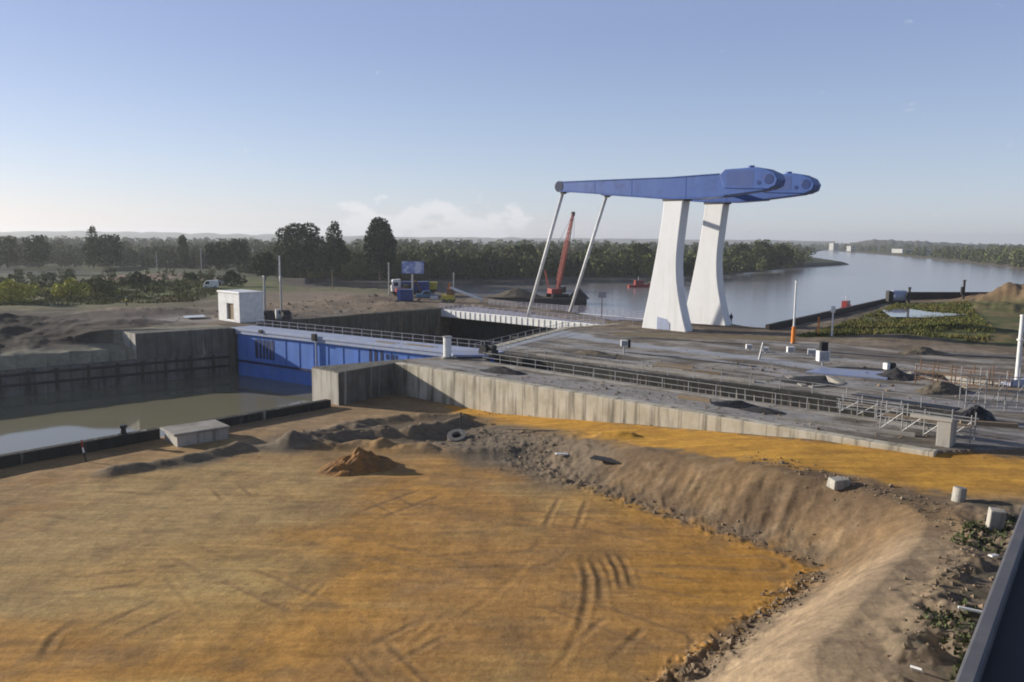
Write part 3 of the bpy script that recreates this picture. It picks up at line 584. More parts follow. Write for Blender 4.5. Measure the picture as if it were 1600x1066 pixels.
for k in (0, 1):
    y = k * SEP
    py = MB().prism_y(pro, y - 1.1, y + 1.1).build('pylon', M['white_paint'], br, .12)
    MB().box(-1.5, 2.4, y - 1.2, y + 1.2, 20.1, 20.75).build('bearing_cap', M['cap'], py, .08)
    if k == 0:
        MB().prism_y([(-1.75, .03), (.55, .03), (.55, 1.1), (-.2, 1.75), (-1.75, 2.0)], y - 1.16, y - 1.09).build('doorway', M['pale_blue'], py)
    bm_ = MB().prism_y(beam_top + [(16.2, 23.7), (16.5, 22.6), (16.1, 21.5)] + beam_bot, y - 1.25, y + 1.25).build('balance_beam', M['beam_blue'], br, .10)
    cwp = [(8.2, 23.7), (9.0, 24.4), (13.9, 24.5), (15.2, 24.25), (16.6, 23.6), (17.2, 22.7), (16.9, 21.8), (15.8, 21.35), (12, 21.5), (9, 21.7)]
    MB().prism_y(cwp, y - 1.42, y + 1.42).build('counterweight', M['beam_blue'], bm_, .12)
    e = MB().tube((15.9, y - 1.46, 22.75), (15.9, y + 1.46, 22.75), .75, n=20).build('end_hub', M['hub_blue'], bm_, .05)
    MB().tube((14.4, y - 1.46, 22.3), (14.4, y + 1.46, 22.3), .3, n=14).build('lock_pin', M['hub_blue'], bm_)
    MB().box(9.4, 13.6, y - 1.435, y - 1.415, 22.0, 24.1).build('access_panel', M['panel_blue'], bm_)
    MB().tube((-22.1, y - 1.3, 23.1), (-22.1, y + 1.3, 23.1), .95, n=20).build('tip_hub', M['dark_blue'], bm_, .05)
    fl = MB()
    for (a, za), (c, zc) in zip(beam_bot[2:-1], beam_bot[3:]): fl.bar((a, y, za - .04), (c, y, zc - .04), 2.75, .12)
    fl.build('bottom_flange', M['beam_blue'], bm_)
    fl = MB()
    for (a, za), (c, zc) in zip(beam_top[:-1], beam_top[1:]): fl.bar((a, y, za + .03), (c, y, zc + .03), 2.75, .12)
    fl.build('top_flange', M['beam_blue'], bm_)
    for t in (-14.5, -7.2, 2.6): MB().bar((t, y, float(np.interp(t, [q[0] for q in beam_bot[::-1]], [q[1] for q in beam_bot[::-1]]))), (t, y, 23.7), .12, 2.56, up=(0, 1, 0)).build('splice_plate', M['beam_blue'], bm_)
    MB().tube((12.5, y, 24.5), (12.5, y, 24.85), .5, n=14).build('hatch', M['beam_blue'], bm_)
    h = MB().tube((-22.1, y, 22.6), (-30.3, y + (.2 if k == 0 else -.2), -.3), .30, .30, 12).build('hanger_rod', M['white'], br, smooth=True)
    MB().box(-22.5, -21.7, y - .35, y + .35, 21.9, 22.5).build('hanger_pin', M['steel_dark'], h)
MB().tube((3, 1.2, 22.0), (3, SEP - 1.2, 22.0), .55, n=16).build('torsion_tube', M['beam_blue'], br)
MB().box(-20.8, -20.2, 1.25, SEP - 1.25, 22.6, 23.3).build('cross_tie', M['beam_blue'], br)
DX0, DX1 = -53.0, -12.0
dk = MB().box(DX0, DX1, -.4, SEP + .2, -.55, -.2).build('deck', M['rail_grey'], br)
def girder(y):
    g = MB().box(DX0, DX1, y - .22, y + .22, -1.6, -.15).build('side_girder', M['white'], br, .04)
    b = MB().box(-.09, .09, y - .33, y - .225, -1.5, -.25).build('bracket', M['white'], g); x = DX0 + .6; b.location.x = x
    while x < DX1 - 1.4: x += 1.35; c = b.copy(); COL.objects.link(c); c.parent = g; c.location.x = x
girder(-.65); girder(SEP + .45)
for y in (-.75, SEP + .6):
    r = MB()
    for zz in (.15, .45, .75, 1.05): r.bar((DX0, y, zz), (DX1, y, zz), .07)
    x = DX0
    while x <= DX1: r.bar((x, y, -.15), (x, y, 1.08), .10); x += 1.35
    r.build('railing', M['rail_grey'], br)

# ------------------------------------------------------------------ blue lock gate
gd = (G1 - G0).normalized(); gate = thing('lock_gate', 'big blue rolling lock gate with pale walkway on top', 'lock gate', (G0.x, G0.y, 0), math.atan2(gd.y, gd.x))
GL = (G1 - G0).length
gp = MB().box(0, GL, .35, 3.6, -9.5, -.28).build('gate_panel', M['gate_blue'], gate, .05)
MB().box(-.05, GL - .1, -.15, 4.0, -.26, .12).build('walkway', M['pale_blue'], gate, .03)
MB().box(.02, GL - .2, -.05, .34, -.75, -.3).build('top_fascia', M['pale_blue'], gate, .03)
MB().box(.1, GL - .2, .0, .345, -5.05, -4.8).build('rubbing_strip', M['dark_blue'], gate)
for x in np.arange(3, GL, 2.95): MB().box(x - .05, x + .05, .28, .352, -4.78, -.76).build('weld_rib', M['gate_blue'], gate)
def gx(px):
    ts = np.linspace(0, GL, 800); pts = [G0 + gd * t for t in ts]
    return float(ts[int(np.argmin([abs((_r.dot(Vector((q.x, q.y, -16.))) / _f.dot(Vector((q.x, q.y, -16.)))) * F + 800 - px) for q in pts]))])
for q0, q1 in ((396, 400), (402, 405.5), (408, 411), (413, 416), (418, 425)):
    x, x2 = gx(q0), gx(q1); MB().box(x, x2, .30, .40, -4.2, -1.3).build('vent_slot', M['dark_blue'], gate)
for q in (574, 583, 592): x = gx(q); MB().box(x, x + .45, .30, .40, -2.6, -.95).build('vent_slot', M['dark_blue'], gate)
for q in (600, 605, 610, 615): x = gx(q); MB().box(x, x + .3, .30, .40, -2.0, -1.3).build('vent_slot', M['dark_blue'], gate)
MB().tube((18.6, .1, -8.5), (18.6, .1, .1), .16, n=10).build('pipe', M['pale_blue'], gate)
MB().box(18.2, 19.0, -.45, .0, -.5, .5).build('junction_box', M['black'], gate, .03)
MB().box(6.6, 7.4, -.3, .0, -.2, .25).build('junction_box', M['black'], gate, .03)
r = MB()
for zz in (.6, 1.15): r.bar((1, 3.9, zz), (GL, 3.9, zz), .05)
for x in np.arange(1, GL, 1.9): r.bar((x, 3.9, .1), (x, 3.9, 1.17), .06)
r.build('railing', M['rail_grey'], gate)

# ------------------------------------------------------------------ white hut, drums, posts by the gate
hp = at(375, 505); hut = thing('gate_hut', 'small white flat roofed hut with an open doorway beside the gate', 'hut', (hp.x, hp.y, 0), math.atan2(-bdir.y, -bdir.x))
# local x along -b (left face), local y = away to the left of travel
hl, hw, hh = 7.0, 4.4, 4.75
wl = MB().box(0, hl, -hw, 0, 0, hh)
body = MB()
o1 = (1.9, 4.2, .35, 3.05)
side = -1
body.box(0, o1[0], -.3, 0, 0, hh).box(o1[1], hl, -.3, 0, 0, hh).box(o1[0], o1[1], -.3, 0, o1[3], hh).box(o1[0], o1[1], -.3, 0, 0, o1[2])
body.box(0, .3, -hw, -.3, 0, hh).box(hl - .3, hl, -hw, -.3, 0, hh).box(.3, hl - .3, -hw, -hw + .3, 0, hh)
HUTY = 1 if Vector((-bdir.y, bdir.x)).dot(AX) < 0 else -1
def flipy(mb):
    mb.v = [(x, -y, z) for x, y, z in mb.v]; return mb
FLIP = True
hutax = Vector((math.cos(hut.rotation_euler.z), math.sin(hut.rotation_euler.z))); huty = Vector((-hutax.y, hutax.x))
FLIP = huty.dot(AX) > 0           # building depth must run along +AX (away from the basin)
if FLIP: flipy(body)
sg = 1 if FLIP else -1
body.build('wall', M['white'], hut, .03)
MB().box(-.12, hl + .12, *(sorted((-sg * .12, sg * (hw + .12)))), hh + .003, hh + .28).build('roof', M['white'], hut, .04)
MB().box(o1[0], o1[1], *(sorted((sg * .32, sg * .5))), o1[2], o1[3]).build('doorway', M['timber'], hut)
def drum(px, py, lab):
    p = at(px, py); d = thing('cable_drum', lab, 'cable drum', (p.x, p.y, 0), math.atan2(bdir.y, bdir.x), 'cable drums beside the hut')
    hood = MB(); n = 14; R0, R1 = 1.25, .72
    pr = [(R0 * math.cos(math.pi * i / n), .35 + R0 * math.sin(math.pi * i / n)) for i in range(n + 1)] + [(R1 * math.cos(math.pi * i / n), .35 + R1 * math.sin(math.pi * i / n)) for i in range(n, -1, -1)]
    hood.prism_y(pr, -.8, .8); hood.box(R1, R0, -.8, .8, 0, .35).box(-R0, -R1, -.8, .8, 0, .35); hood.build('hood', M['steel_dark'], d)
    MB().tube((0, -.6, .75), (0, .7, .75), .62, n=18).build('drum', M['white'], d, .03); MB().box(-.5, .5, -.5, .5, 0, .3).build('base', M['galv'], d)
    return d
drum(418, 500, 'dark hooded cable drum touching the right side of white hut'); drum(444, 499, 'dark hooded cable drum farther right from white hut')
p = at(434, 499); wb = thing('control_cabinet', 'narrow leaning white cabinet between the two hooded drums', 'cabinet', (p.x, p.y, 0), .5)
MB().box(-.35, .35, -.3, .3, .12, 1.7).build('body', M['white'], wb, .05); MB().box(-.4, .4, -.35, .35, 0, .12).build('plinth', M['galv'], wb)
def mast(name, label, px, py, h, r, m, z=None, group=None, head=True, cat='post', cap=None):
    p = on(px, py) if z is None else at(px, py, z)
    t = thing(name, label, cat, (p.x, p.y, p.z - .02), 0, group)
    MB().tube((0, 0, .12), (0, 0, h), r, r * .85, 12).build('pole', m, t, smooth=False)
    MB().box(-r * 2, r * 2, -r * 2, r * 2, 0, .13).build('base_plate', M['galv'], t)
    if head: MB().tube((0, 0, h), (0, 0, h + .14), r * 1.15, r * .9, 12).build('cap', cap or m, t)
    return t
mast('guide_post', 'tall pale post rising behind the left hooded drum', 414.5, 493, 7.0, .23, M['galv'], 0, 'pale guide posts')
mast('guide_post', 'tall pale post rising behind the right hooded drum', 440, 492, 6.8, .20, M['galv'], 0, 'pale guide posts')
mast('lamp_post', 'thin grey pole standing left of the white truck', 608, 462, 7.8, .17, M['galv'], None, 'lamp poles')
mast('lamp_post', 'thin pale pole among the trees at the left', 245.5, 424, 9.5, .2, M['galv'], None, 'lamp poles')
mast('lamp_post', 'thin pale pole near the poplar at the left', 315, 424, 11.5, .22, M['galv'], None, 'lamp poles')
mast('lamp_post', 'short pale pole standing before the three tall trees', 437.5, 440, 8.0, .25, M['white'], None, 'lamp poles')
mast('lamp_post', 'thin brownish pole in front of the middle tall tree', 519.5, 452, 5.2, .13, M['timber'], None, 'lamp poles')
mast('lamp_post', 'faint thin pole right of the yellow truck bed', 709, 462, 5.5, .14, M['galv'], None, 'lamp poles')
# right side masts
wp = mast('navigation_mast', 'tall thin white mast with orange foot by the river', 1239, 537, 8.6, .14, M['white'], 0, 'river masts'); MB().tube((0, 0, .14), (0, 0, 2.4), .32, .26, 14).build('orange_foot', M['orange'], wp)
wp = mast('marker_stake', 'short orange stake with pale top left of green field', 1278, 524, 2.6, .13, M['orange'], None, 'river masts')
wp = mast('marker_post', 'thin white post at the edge of the green field', 1299.5, 526, 4.4, .13, M['white'], None, 'river masts'); MB().box(-.25, .25, -.25, .25, 3.6, 4.5).build('lamp', M['white'], wp, .03)
p = at(1588, 604, 0); wp = mast('white_mast', 'tall white mast on a bluish base at the right edge', 1588, 604, 7.0, .22, M['white'], 0)
MB().box(-1.0, 1.6, -.6, .9, .13, .7).build('base_block', M['pale_blue'], wp, .04); MB().tube((0, 0, 4.6), (0, 0, 4.75), .32, n=12).build('collar', M['white'], wp)
p = at(699, 560, 0); cb = thing('ventilation_stack', 'stout white cylinder standing at the gate end', 'stack', (p.x, p.y, 0))
MB().tube((0, 0, .2), (0, 0, 2.5), .48, n=20).build('pipe', M['white'], cb); MB().tube((0, 0, 2.5), (0, 0, 2.62), .56, n=20).build('cap', M['galv'], cb); MB().tube((0, 0, 0), (0, 0, .2), .7, n=20).build('base', M['slab'], cb)

def signal(name, lab, px, py, h, bw, bh, head, m=M['white'], grp='white cabinets on the platform', pole=True):
    p = at(px, py, 0); t = thing(name, lab, 'cabinet', (p.x, p.y, .05), rp.uniform(-.4, .2), grp)
    if pole: MB().tube((0, 0, 0), (0, 0, h), .10, n=10).build('stem', M['galv'], t)
    MB().box(-bw, bw, -bw * .8, bw * .8, h, h + bh).build('box', m, t, .04)
    MB().box(-bw * .8, bw * .8, -bw * .8 - .03, -bw * .8 - .002, h + .1, h + bh - .1).build('door', M['galv'], t)
    if head: MB().box(-bw * .6, bw * .7, -bw * .5, bw * .5, h + bh + .003, h + bh + head).build('lamp', M['black'], t, .05)
    return t
signal('signal_lamp', 'white and black signal lamp on short stem left of pylon', 975, 553, .9, .42, .75, 0)
MB_ = MB().box(.42, .75, -.35, .35, .75, 1.75).build('visor', M['black'], bpy.data.objects['signal_lamp'], .05)
signal('signal_cabinet', 'white cabinet topped by a black lamp beside blue deck', 1285, 572, .5, .62, 1.2, 1.0)
signal('small_cabinet', 'leftmost of three small white cabinets right of the pylons', 1170, 549, .25, .38, .6, 0, pole=True)
signal('small_cabinet', 'small white cabinet beside the grey slanting post', 1196, 553, .25, .36, .55, 0)
signal('small_cabinet', 'small white cabinet right below the orange footed mast', 1235, 554, .2, .45, .75, 0)
signal('small_cabinet', 'small white cabinet just left of the black lamp cabinet', 1268, 557, .2, .5, .65, 0)
p = at(1186, 562); t = tag(MB().tube((0, 0, 0), (.5, .3, 2.0), .13, n=10).build('slanting_post', M['galv'], loc=p), 'grey slanting post between small white cabinets', 'post')
# blue deck of the gate parked in its recess
pa, pb, pc, pd = at(1285, 576), at(1392, 584), at(1386, 594), at(1258, 583)
dkp = tag(MB().prism_z([(q.x - pa.x, q.y - pa.y) for q in (pa, pb, pc, pd)], .02, .16).build('steel_deck', M['pale_blue'], loc=(pa.x, pa.y, 0)), 'flat pale blue steel deck lying on the platform', 'deck')
M['deck_blue'] = mat('deck_blue', (.22, .28, .46), .5, (.28, .32, .44), 1.0, c3=(.30, .29, .28), s3=.5); dkp.data.materials[0] = M['deck_blue']
pa, pb, pc, pd = at(702, 552), at(758, 553), at(764, 560), at(708, 560)
tag(MB().prism_z([(q.x - pa.x, q.y - pa.y) for q in (pa, pb, pc, pd)], .16, .40).build('steel_deck', M['deck_blue'], loc=(pa.x, pa.y, 0)), 'short blue steel deck right of the white cylinder', 'deck')
p = at(762, 558); mc = thing('hoist_machine', 'dark hoisting machine at the right end of the gate', 'machine', (p.x, p.y, 0), -.7)
MB().box(-1.0, 1.2, -.6, .6, .1, .9).build('frame', M['steel_dark'], mc, .05); MB().tube((-.2, -.7, 1.0), (-.2, .7, 1.0), .55, n=16).build('drum', M['black'], mc); MB().box(.4, 1.1, -.4, .4, .9, 1.5).build('motor', M['steel_dark'], mc, .05)
p = at(1390, 584); t = thing('mooring_winch', 'small winch with white cover at the end of blue deck', 'winch', (p.x, p.y, 0), .4)
MB().box(-.5, .5, -.4, .4, 0, .5).build('frame', M['steel_dark'], t, .04); MB().box(-.75, -.3, -.3, .3, .5, 1.2).build('cover', M['white'], t, .05); MB().tube((.1, -.4, .9), (.1, .4, .9), .35, n=14).build('drum', M['black'], t)
p = at(1400, 590); t = thing('tarpaulin_heap', 'dark tarpaulin heap right of the blue deck', 'heap', (p.x, p.y, 0))
def lump_mesh(name, m, r, h, seed, parent=None, loc=(0, 0, 0), asp=1., n=36, peak=1.0, rough=.5, rz=0):
    u = np.linspace(-1, 1, n); X, Y = np.meshgrid(u, u, indexing='ij'); rr = np.hypot(X, Y)
    k = np.clip(1 - (rr * (1 + .45 * (fbm(X * 2 + 9, Y * 2, seed) - .5))) ** peak, 0, 1)
    Z = h * k * (1 - rough / 2 + rough * fbm(X * 3.2, Y * 3.2, seed + 3, 4) * 1.2) - .06
    V = np.stack([X * r, Y * r * asp, Z], -1).reshape(-1, 3); i = (np.arange(n - 1)[:, None] * n + np.arange(n - 1)).ravel()
    o = np_mesh(name, V, np.stack([i, i + n, i + n + 1, i + 1], 1), m, parent=parent, smooth=False); o.location = loc; o.rotation_euler = (0, 0, rz); return o
lump_mesh('sheet', M['steel_dark'], 2.2, 1.0, 5, t)

# ------------------------------------------------------------------ railings and scaffolds on the platform
def railing(name, lab, pts, step, h, grp, m='galv'):
    root = thing(name, lab, 'railing', (pts[0].x, pts[0].y, .1), 0, grp); r = MB(); o0 = Vector((pts[0].x, pts[0].y, 0)); proto = None
    for a, b in zip(pts[:-1], pts[1:]):
        A, B = Vector((a.x, a.y, 0)) - o0, Vector((b.x, b.y, 0)) - o0
        for zz in (h * .5, h): r.bar(A + Vector((0, 0, zz)), B + Vector((0, 0, zz)), .045)
        n = max(1, int((B - A).length / step))
        for i in range(n):
            q = A.lerp(B, i / n)
            if proto is None: proto = MB().tube((0, 0, 0), (0, 0, h + .03), .04, n=8).build('post', M[m], root); c = proto
            else: c = proto.copy(); COL.objects.link(c); c.parent = root
            c.location = q + Vector((0, 0, 0))
    r.build('rail', M[m], root); return root
def off(pts, n, k): return [Vector((p.x + n.x * k, p.y + n.y * k)) for p in pts]
nn = Vector((-wd.y, wd.x))
if nn.y < 0: nn = -nn
railing('handrail', 'galvanised handrail along the near edge of the long trench', off(TR_N, nn, -.5), 2.4, 1.05, 'platform handrails')
railing('handrail', 'galvanised handrail along the far edge of the long trench', off(TR_F, nn, .5), 2.6, 1.0, 'platform handrails')
railing('handrail', 'handrail around the platform corner at the chamber edge', [at(742, 551).to_2d(), at(884, 515).to_2d(), at(950, 510).to_2d()], 2.4, 1.05, 'platform handrails')
railing('handrail', 'bluish handrail between bridge end and pylon foot', [at(945, 508).to_2d(), at(1004, 509).to_2d()], 1.3, 1.3, 'platform handrails', 'rail_grey')
railing('handrail', 'handrail on top of the far chamber wall', [at(455, 502).to_2d(), at(560, 492.5).to_2d()], 2.4, 1.0, 'platform handrails')
railing('handrail', 'handrail in front of the rusty frames at the right', [at(1430, 586).to_2d(), at(1580, 606).to_2d()], 2.2, 1.1, 'platform handrails')
def scaffold(lab, px, py, L, W, H, rz, bays, m='galv'):
    p = at(px, py); t = thing('scaffold', lab, 'scaffold', (p.x, p.y, .05), rz, 'scaffolds by the trench')
    for i in range(bays + 1):
        for y in (0, W): MB().tube((L * i / bays, y, 0), (L * i / bays, y, H * (1 if (i + int(y)) % 3 else .8)), .045, n=8).build('standard', M[m], t)
    for zz in (.5, H * .5, H * .78):
        for y in (0, W): MB().tube((-.2, y, zz), (L + .2, y, zz), .04, n=6).build('ledger', M[m], t)
    for i in range(bays): MB().tube((L * i / bays, 0, .1), (L * (i + 1) / bays, 0, H * .75), .035, n=6).build('brace', M[m], t)
    MB().box(0, L, .1, W - .1, H * .5 + .04, H * .5 + .09).build('platform', M['timber'], t)
    return t
tang = math.atan2(wd.y, wd.x)
scaffold('grey tube scaffold beside the trench near orange road', 1375, 672, 6.0, 1.3, 2.0, tang, 4)
scaffold('low scaffold frame at the near trench edge, left of the others', 1310, 646, 4.5, 1.0, 1.5, tang, 3)
scaffold('rusty tube scaffold standing over the pit at the right', 1430, 600, 8.0, 1.6, 2.3, tang, 5, 'rust')
scaffold('tall grey scaffold between trench end and mast', 1508, 640, 4.5, 1.6, 3.4, tang + .5, 3)
def planks(lab, px, py, n, L, rz, m='timber', z=0.05):
    p = at(px, py, 0); z0 = gh(p.x, p.y) + .02; t = thing('plank_pile', lab, 'plank pile', (p.x, p.y, max(z0, 0)), rz)
    for i in range(n): MB().bar((rp.uniform(-.2, .2), i * .34, .05 + .09 * (i % 2)), (L + rp.uniform(-.3, .3), i * .34 + rp.uniform(-.15, .15), .05 + .09 * (i % 2)), .26, .08).build('plank', M[m], t)
    return t
planks('pale planks scattered on platform, left of the other pale planks', 1018, 572, 6, 4.5, -.6); planks('pale planks scattered on platform nearer the trench', 1066, 581, 5, 4.0, -.5)
planks('pale timber stacked on the gate walkway', 583, 536, 4, 3.5, -.6); planks('pale timber on the platform left of white cylinder', 628, 540, 5, 5., -.6)
def heap(name, lab, px, py, r, h, m, seed, asp=.6, z=None, rz=0, grp=None, rough=.6, peak=1.2):
    p = on(px, py) if z is None else at(px, py, z)
    o = lump_mesh(name, M[m], r, h, seed, loc=p, asp=asp, rz=rz, rough=rough, peak=peak); return tag(o, lab, 'heap', grp)
heap('black_heap', 'black tarpaulin heap on apron, largest of the dark heaps', 1152, 634, 2.4, .5, 'black', 3, .6, 0, -.6, 'dark heaps on the apron')
heap('black_heap', 'dark heap right next to the largest black heap', 1192, 643, 2.2, .4, 'steel_dark', 4, .5, 0, -.6, 'dark heaps on the apron')
heap('black_heap', 'dark heap at platform edge left of the signal lamp', 925, 554, 3.2, .6, 'mud', 14, .5, 0, -.6, 'dark heaps on the apron')
heap('black_heap', 'dark heap of debris in front of blue steel deck', 1262, 598, 3.4, .5, 'steel_dark', 24, .5, 0, -.6, 'dark heaps on the apron')
heap('black_heap', 'dark debris where the trench begins behind the lock pier', 785, 582, 3.0, .7, 'steel_dark', 34, .4, 0, -.5, 'dark heaps on the apron')
heap('black_heap', 'dark shadowy heap behind the wall end block', 1525, 658, 1.8, 1.2, 'black', 44, .8, 0, 0, 'dark heaps on the apron')

# ------------------------------------------------------------------ things on the sand
heap('sand_pile', 'small heap of dark orange sand in the middle of yard', 560, 730, 3.2, 1.15, 'sand_pile', 16, .62, -3.5, .5, None, 1.25, 1.1)
p = on(300, 690); blk = thing('concrete_block', 'flat concrete block with sunlit front at the quay gap', 'block', (p.x, p.y, p.z), math.atan2(qd.y, qd.x) - .12)
MB().box(-1.6, 2.8, -1.1, 2.0, -.6, .95).build('body', M['concrete_pale'], blk, .06); MB().box(-1.9, 2.9, -1.25, 2.2, .953, 1.15).build('slab', M['slab'], blk, .04)
def bollard(lab, px, py):
    p = at(px, py, -2.5); t = thing('bollard', lab, 'bollard', (p.x, p.y, -2.5))
    MB().tube((0, 0, 0), (0, 0, .55), .24, .2, 14).build('body', M['black'], t); MB().tube((0, 0, .55), (0, 0, .75), .34, .3, 14).build('head', M['black'], t); MB().box(-.35, .35, -.35, .35, -.02, .04).build('base_plate', M['steel_dark'], t)
bollard('black mooring bollard on the dark quay wall', 193, 678)
p = on(135, 722); t = thing('marker_stake', 'thin red and white stake in sand by the quay', 'stake', (p.x, p.y, p.z))
MB().tube((0, 0, -.1), (-.15, 0, .75), .055, n=8).build('shaft', M['black'], t); MB().tube((-.15, 0, .75), (-.22, 0, 1.15), .07, n=8).build('white_band', M['white'], t); MB().tube((-.22, 0, 1.15), (-.28, 0, 1.75), .06, n=8).build('red_top', M['red'], t)
p = on(720, 666); t = thing('marker_stake', 'thin dark stake standing where orange road begins', 'stake', (p.x, p.y, p.z))
MB().tube((0, 0, -.2), (0, 0, 2.0), .07, n=8).build('shaft', M['steel_dark'], t); MB().tube((0, 0, 2.0), (0, 0, 2.06), .08, n=8).build('cap', M['black'], t)
p = on(714, 686); t = thing('concrete_ring', 'grey concrete ring lying in mud by the dark stake', 'ring', (p.x, p.y, p.z + .1)); t.rotation_euler = (.35, -.2, .3)
M['ring'] = mat('ring_concrete', (.20, .19, .18), .9, (.14, .13, .12), 3.)
n = 24; ring = MB(); vs = []; fs = []
for i in range(n):
    a = 2 * math.pi * i / n
    for rr, zz in ((.85, -.2), (.85, .35), (.45, .35), (.45, -.2)): vs.append((rr * math.cos(a), rr * math.sin(a), zz))
for i in range(n):
    j = (i + 1) % n
    for k in range(4): fs.append((i * 4 + k, i * 4 + (k + 1) % 4, j * 4 + (k + 1) % 4, j * 4 + k))
ring.add(vs, fs).build('ring', M['ring'], t); MB().tube((0, 0, -.15), (0, 0, .05), .44, n=20).build('core', M['black'], t)
def block(lab, px, py, sx, sy, sz, rz, m='concrete_pale', tilt=(0, 0), grp='blocks on the bank', z=None):
    p = on(px, py, z or 0); t = thing('rubble_block', lab, 'block', (p.x, p.y, p.z), 0, grp); t.rotation_euler = (tilt[0], tilt[1], rz)
    b = MB().box(-sx, sx, -sy, sy, -.1, sz); b.v = [(x + rp.uniform(-.04, .04), y + rp.uniform(-.04, .04), z + rp.uniform(-.04, .04)) for x, y, z in b.v]; b.build('body', M[m], t, .05)
    MB().tube((sx * .3, 0, sz - .05), (sx * .35, .02, sz + .16), .02, n=6).build('lifting_loop', M['rust'], t)
block('small grey block on the head of the brown bank', 1311, 757, .55, .4, .5, .2)
block('pale upright block on the near edge of the orange road', 1553, 826, .35, .3, 1.0, -.3, tilt=(.05, .1))
p = on(1497, 783); t = thing('barrel', 'pale barrel on the near edge of orange road', 'barrel', (p.x, p.y, p.z)); t.rotation_euler = (0, .12, .4)
MB().tube((0, 0, -.05), (0, 0, .75), .34, n=18).build('body', M['concrete_pale'], t, .03); MB().tube((0, 0, .3), (0, 0, .36), .36, n=18).build('hoop', M['galv'], t); MB().tube((0, 0, .75), (0, 0, .78), .3, n=18).build('lid', M['slab'], t)
def loose(name, lab, px, py, L, w_, m, rz, tilt=.08, cat='plank'):
    p = on(px, py); o = MB().box(-L / 2, L / 2, -w_ / 2, w_ / 2, 0, .08).build(name, M[m], bevel=.01, loc=(p.x, p.y, p.z + .08), rz=rz); o.rotation_euler = (0, tilt, rz); return tag(o, lab, cat)
loose('white_board', 'white narrow board in the dirt beside dark parapet', 1518, 966, .95, .12, 'white', -.35)
loose('white_board', 'short white board in dirt next to the parapet end', 1552, 872, .45, .22, 'white', .4)
loose('plastic_sheet', 'scrap of white plastic at the lower right edge', 1432, 1052, .45, .35, 'white', .9, .7, 'scrap')
loose('white_board', 'pale scrap lying at the head of the brown bank', 878, 702, 1.0, .4, 'white', .2)
loose('dark_sheet', 'flat dark sheet lying where bank meets orange road', 955, 711, 3.0, .9, 'steel_dark', -.5, .03, 'sheet')
loose('steel_plate', 'long pale board lying on the orange road', 840, 678, 5.5, .3, 'timber', -.1, .0)

# ------------------------------------------------------------------ near roof edge at the lower right
ea, eb = Vector(at2(1490, 1066, 10)), Vector(at2(1600, 785, 10)); ed = (eb - ea).normalized(); en = Vector((ed.y, -ed.x))
bd = thing('flat_roof', 'dark flat roof with grey coping at the lower right corner', 'roof', (ea.x, ea.y, 0), math.atan2(ed.y, ed.x))
MB().box(-14, 22, -.17, 0, 9.7, 10.0).build('coping', M['coping'], bd, .03)
MB().box(-14, 22, -14, -.17, 9.4, 9.86).build('roof_surface', M['roof_dark'], bd)
MB().box(-13.9, 21.9, -13.9, -.12, -1, 9.39).build('wall', M['concrete_pale'], bd)

# ------------------------------------------------------------------ trees, forest, grass
def leaf_mesh(lobes, n, size, seed, hollow=.55):
    """many leaf-clump faces spread through the lobes' volume, gaps between them"""
    g = np.random.default_rng(seed); L = np.array(lobes, float); wgt = L[:, 3] * L[:, 4] * L[:, 5]; wgt = wgt ** .75; k = g.choice(len(L), n, p=wgt / wgt.sum())
    d = g.normal(size=(n, 3)); d /= np.linalg.norm(d, axis=1)[:, None]; r = (hollow + (1 - hollow) * g.random(n)) ** .8
    c = L[k, :3] + d * r[:, None] * L[k, 3:6]
    return quads_at(c, size * g.uniform(.6, 1.35, n), g)
def quads_at(c, sz, g):
    n = len(c); a = g.normal(size=(n, 3)); a /= np.linalg.norm(a, axis=1)[:, None]; b = np.cross(a, g.normal(size=(n, 3))); b /= np.linalg.norm(b, axis=1)[:, None]
    a = a * sz[:, None] * .5; b = b * sz[:, None] * .38
    V = np.stack([c - a, c + b - a * .1, c + a, c - b + a * .1], 1).reshape(-1, 3); return V, np.arange(4 * n).reshape(n, 4)
def tree(name, lab, px, py, H, lobes, n, size, leaf, seed, group=None, trunk_r=.35, z=None, cat='tree', trunk=True):
    p = on(px, py) if z is None else at(px, py, z); t = thing(name, lab, cat, (p.x, p.y, p.z), 0, group)
    V, Q = leaf_mesh([(a * H, b * H, c * H, d * H, e * H, f * H) for a, b, c, d, e, f in lobes], n, size, seed); np_mesh('crown', V, Q, M[leaf], parent=t)
    if trunk:
        m = MB().tube((0, 0, -.3), (0, 0, H * .42), trunk_r, trunk_r * .6, 9).tube((0, 0, H * .42), (.02 * H, 0, H * .8), trunk_r * .6, trunk_r * .2, 8)
        for (a, b, c, d, e, f) in lobes[:6]: m.tube((0, 0, H * min(.4, c * .6)), (a * H * .9, b * H * .9, c * H), trunk_r * .4, trunk_r * .1, 6)
        m.build('trunk', M['bark'], t)
    return t
ROUND = [(0, 0, .62, .30, .28, .26), (-.24, .05, .55, .22, .2, .2), (.25, -.04, .58, .2, .2, .2), (-.08, 0, .82, .2, .2, .14), (.14, .05, .84, .17, .17, .13), (-.3, 0, .78, .12, .12, .10), (.02, 0, .33, .26, .24, .2), (-.22, 0, .3, .16, .16, .16), (.22, .02, .32, .18, .16, .16)]
NARROW = [(0, 0, .75, .14, .14, .2), (0.02, 0, .52, .2, .2, .22), (-.1, .03, .4, .16, .16, .18), (.12, -.03, .42, .17, .17, .18), (.02, 0, .92, .07, .07, .09), (-.04, 0, .2, .16, .16, .14)]
OVAL = [(0, 0, .60, .24, .24, .32), (0, 0, .80, .17, .17, .18), (.03, 0, .36, .22, .22, .26), (-.1, 0, .5, .17, .17, .22), (.12, 0, .52, .15, .16, .24)]
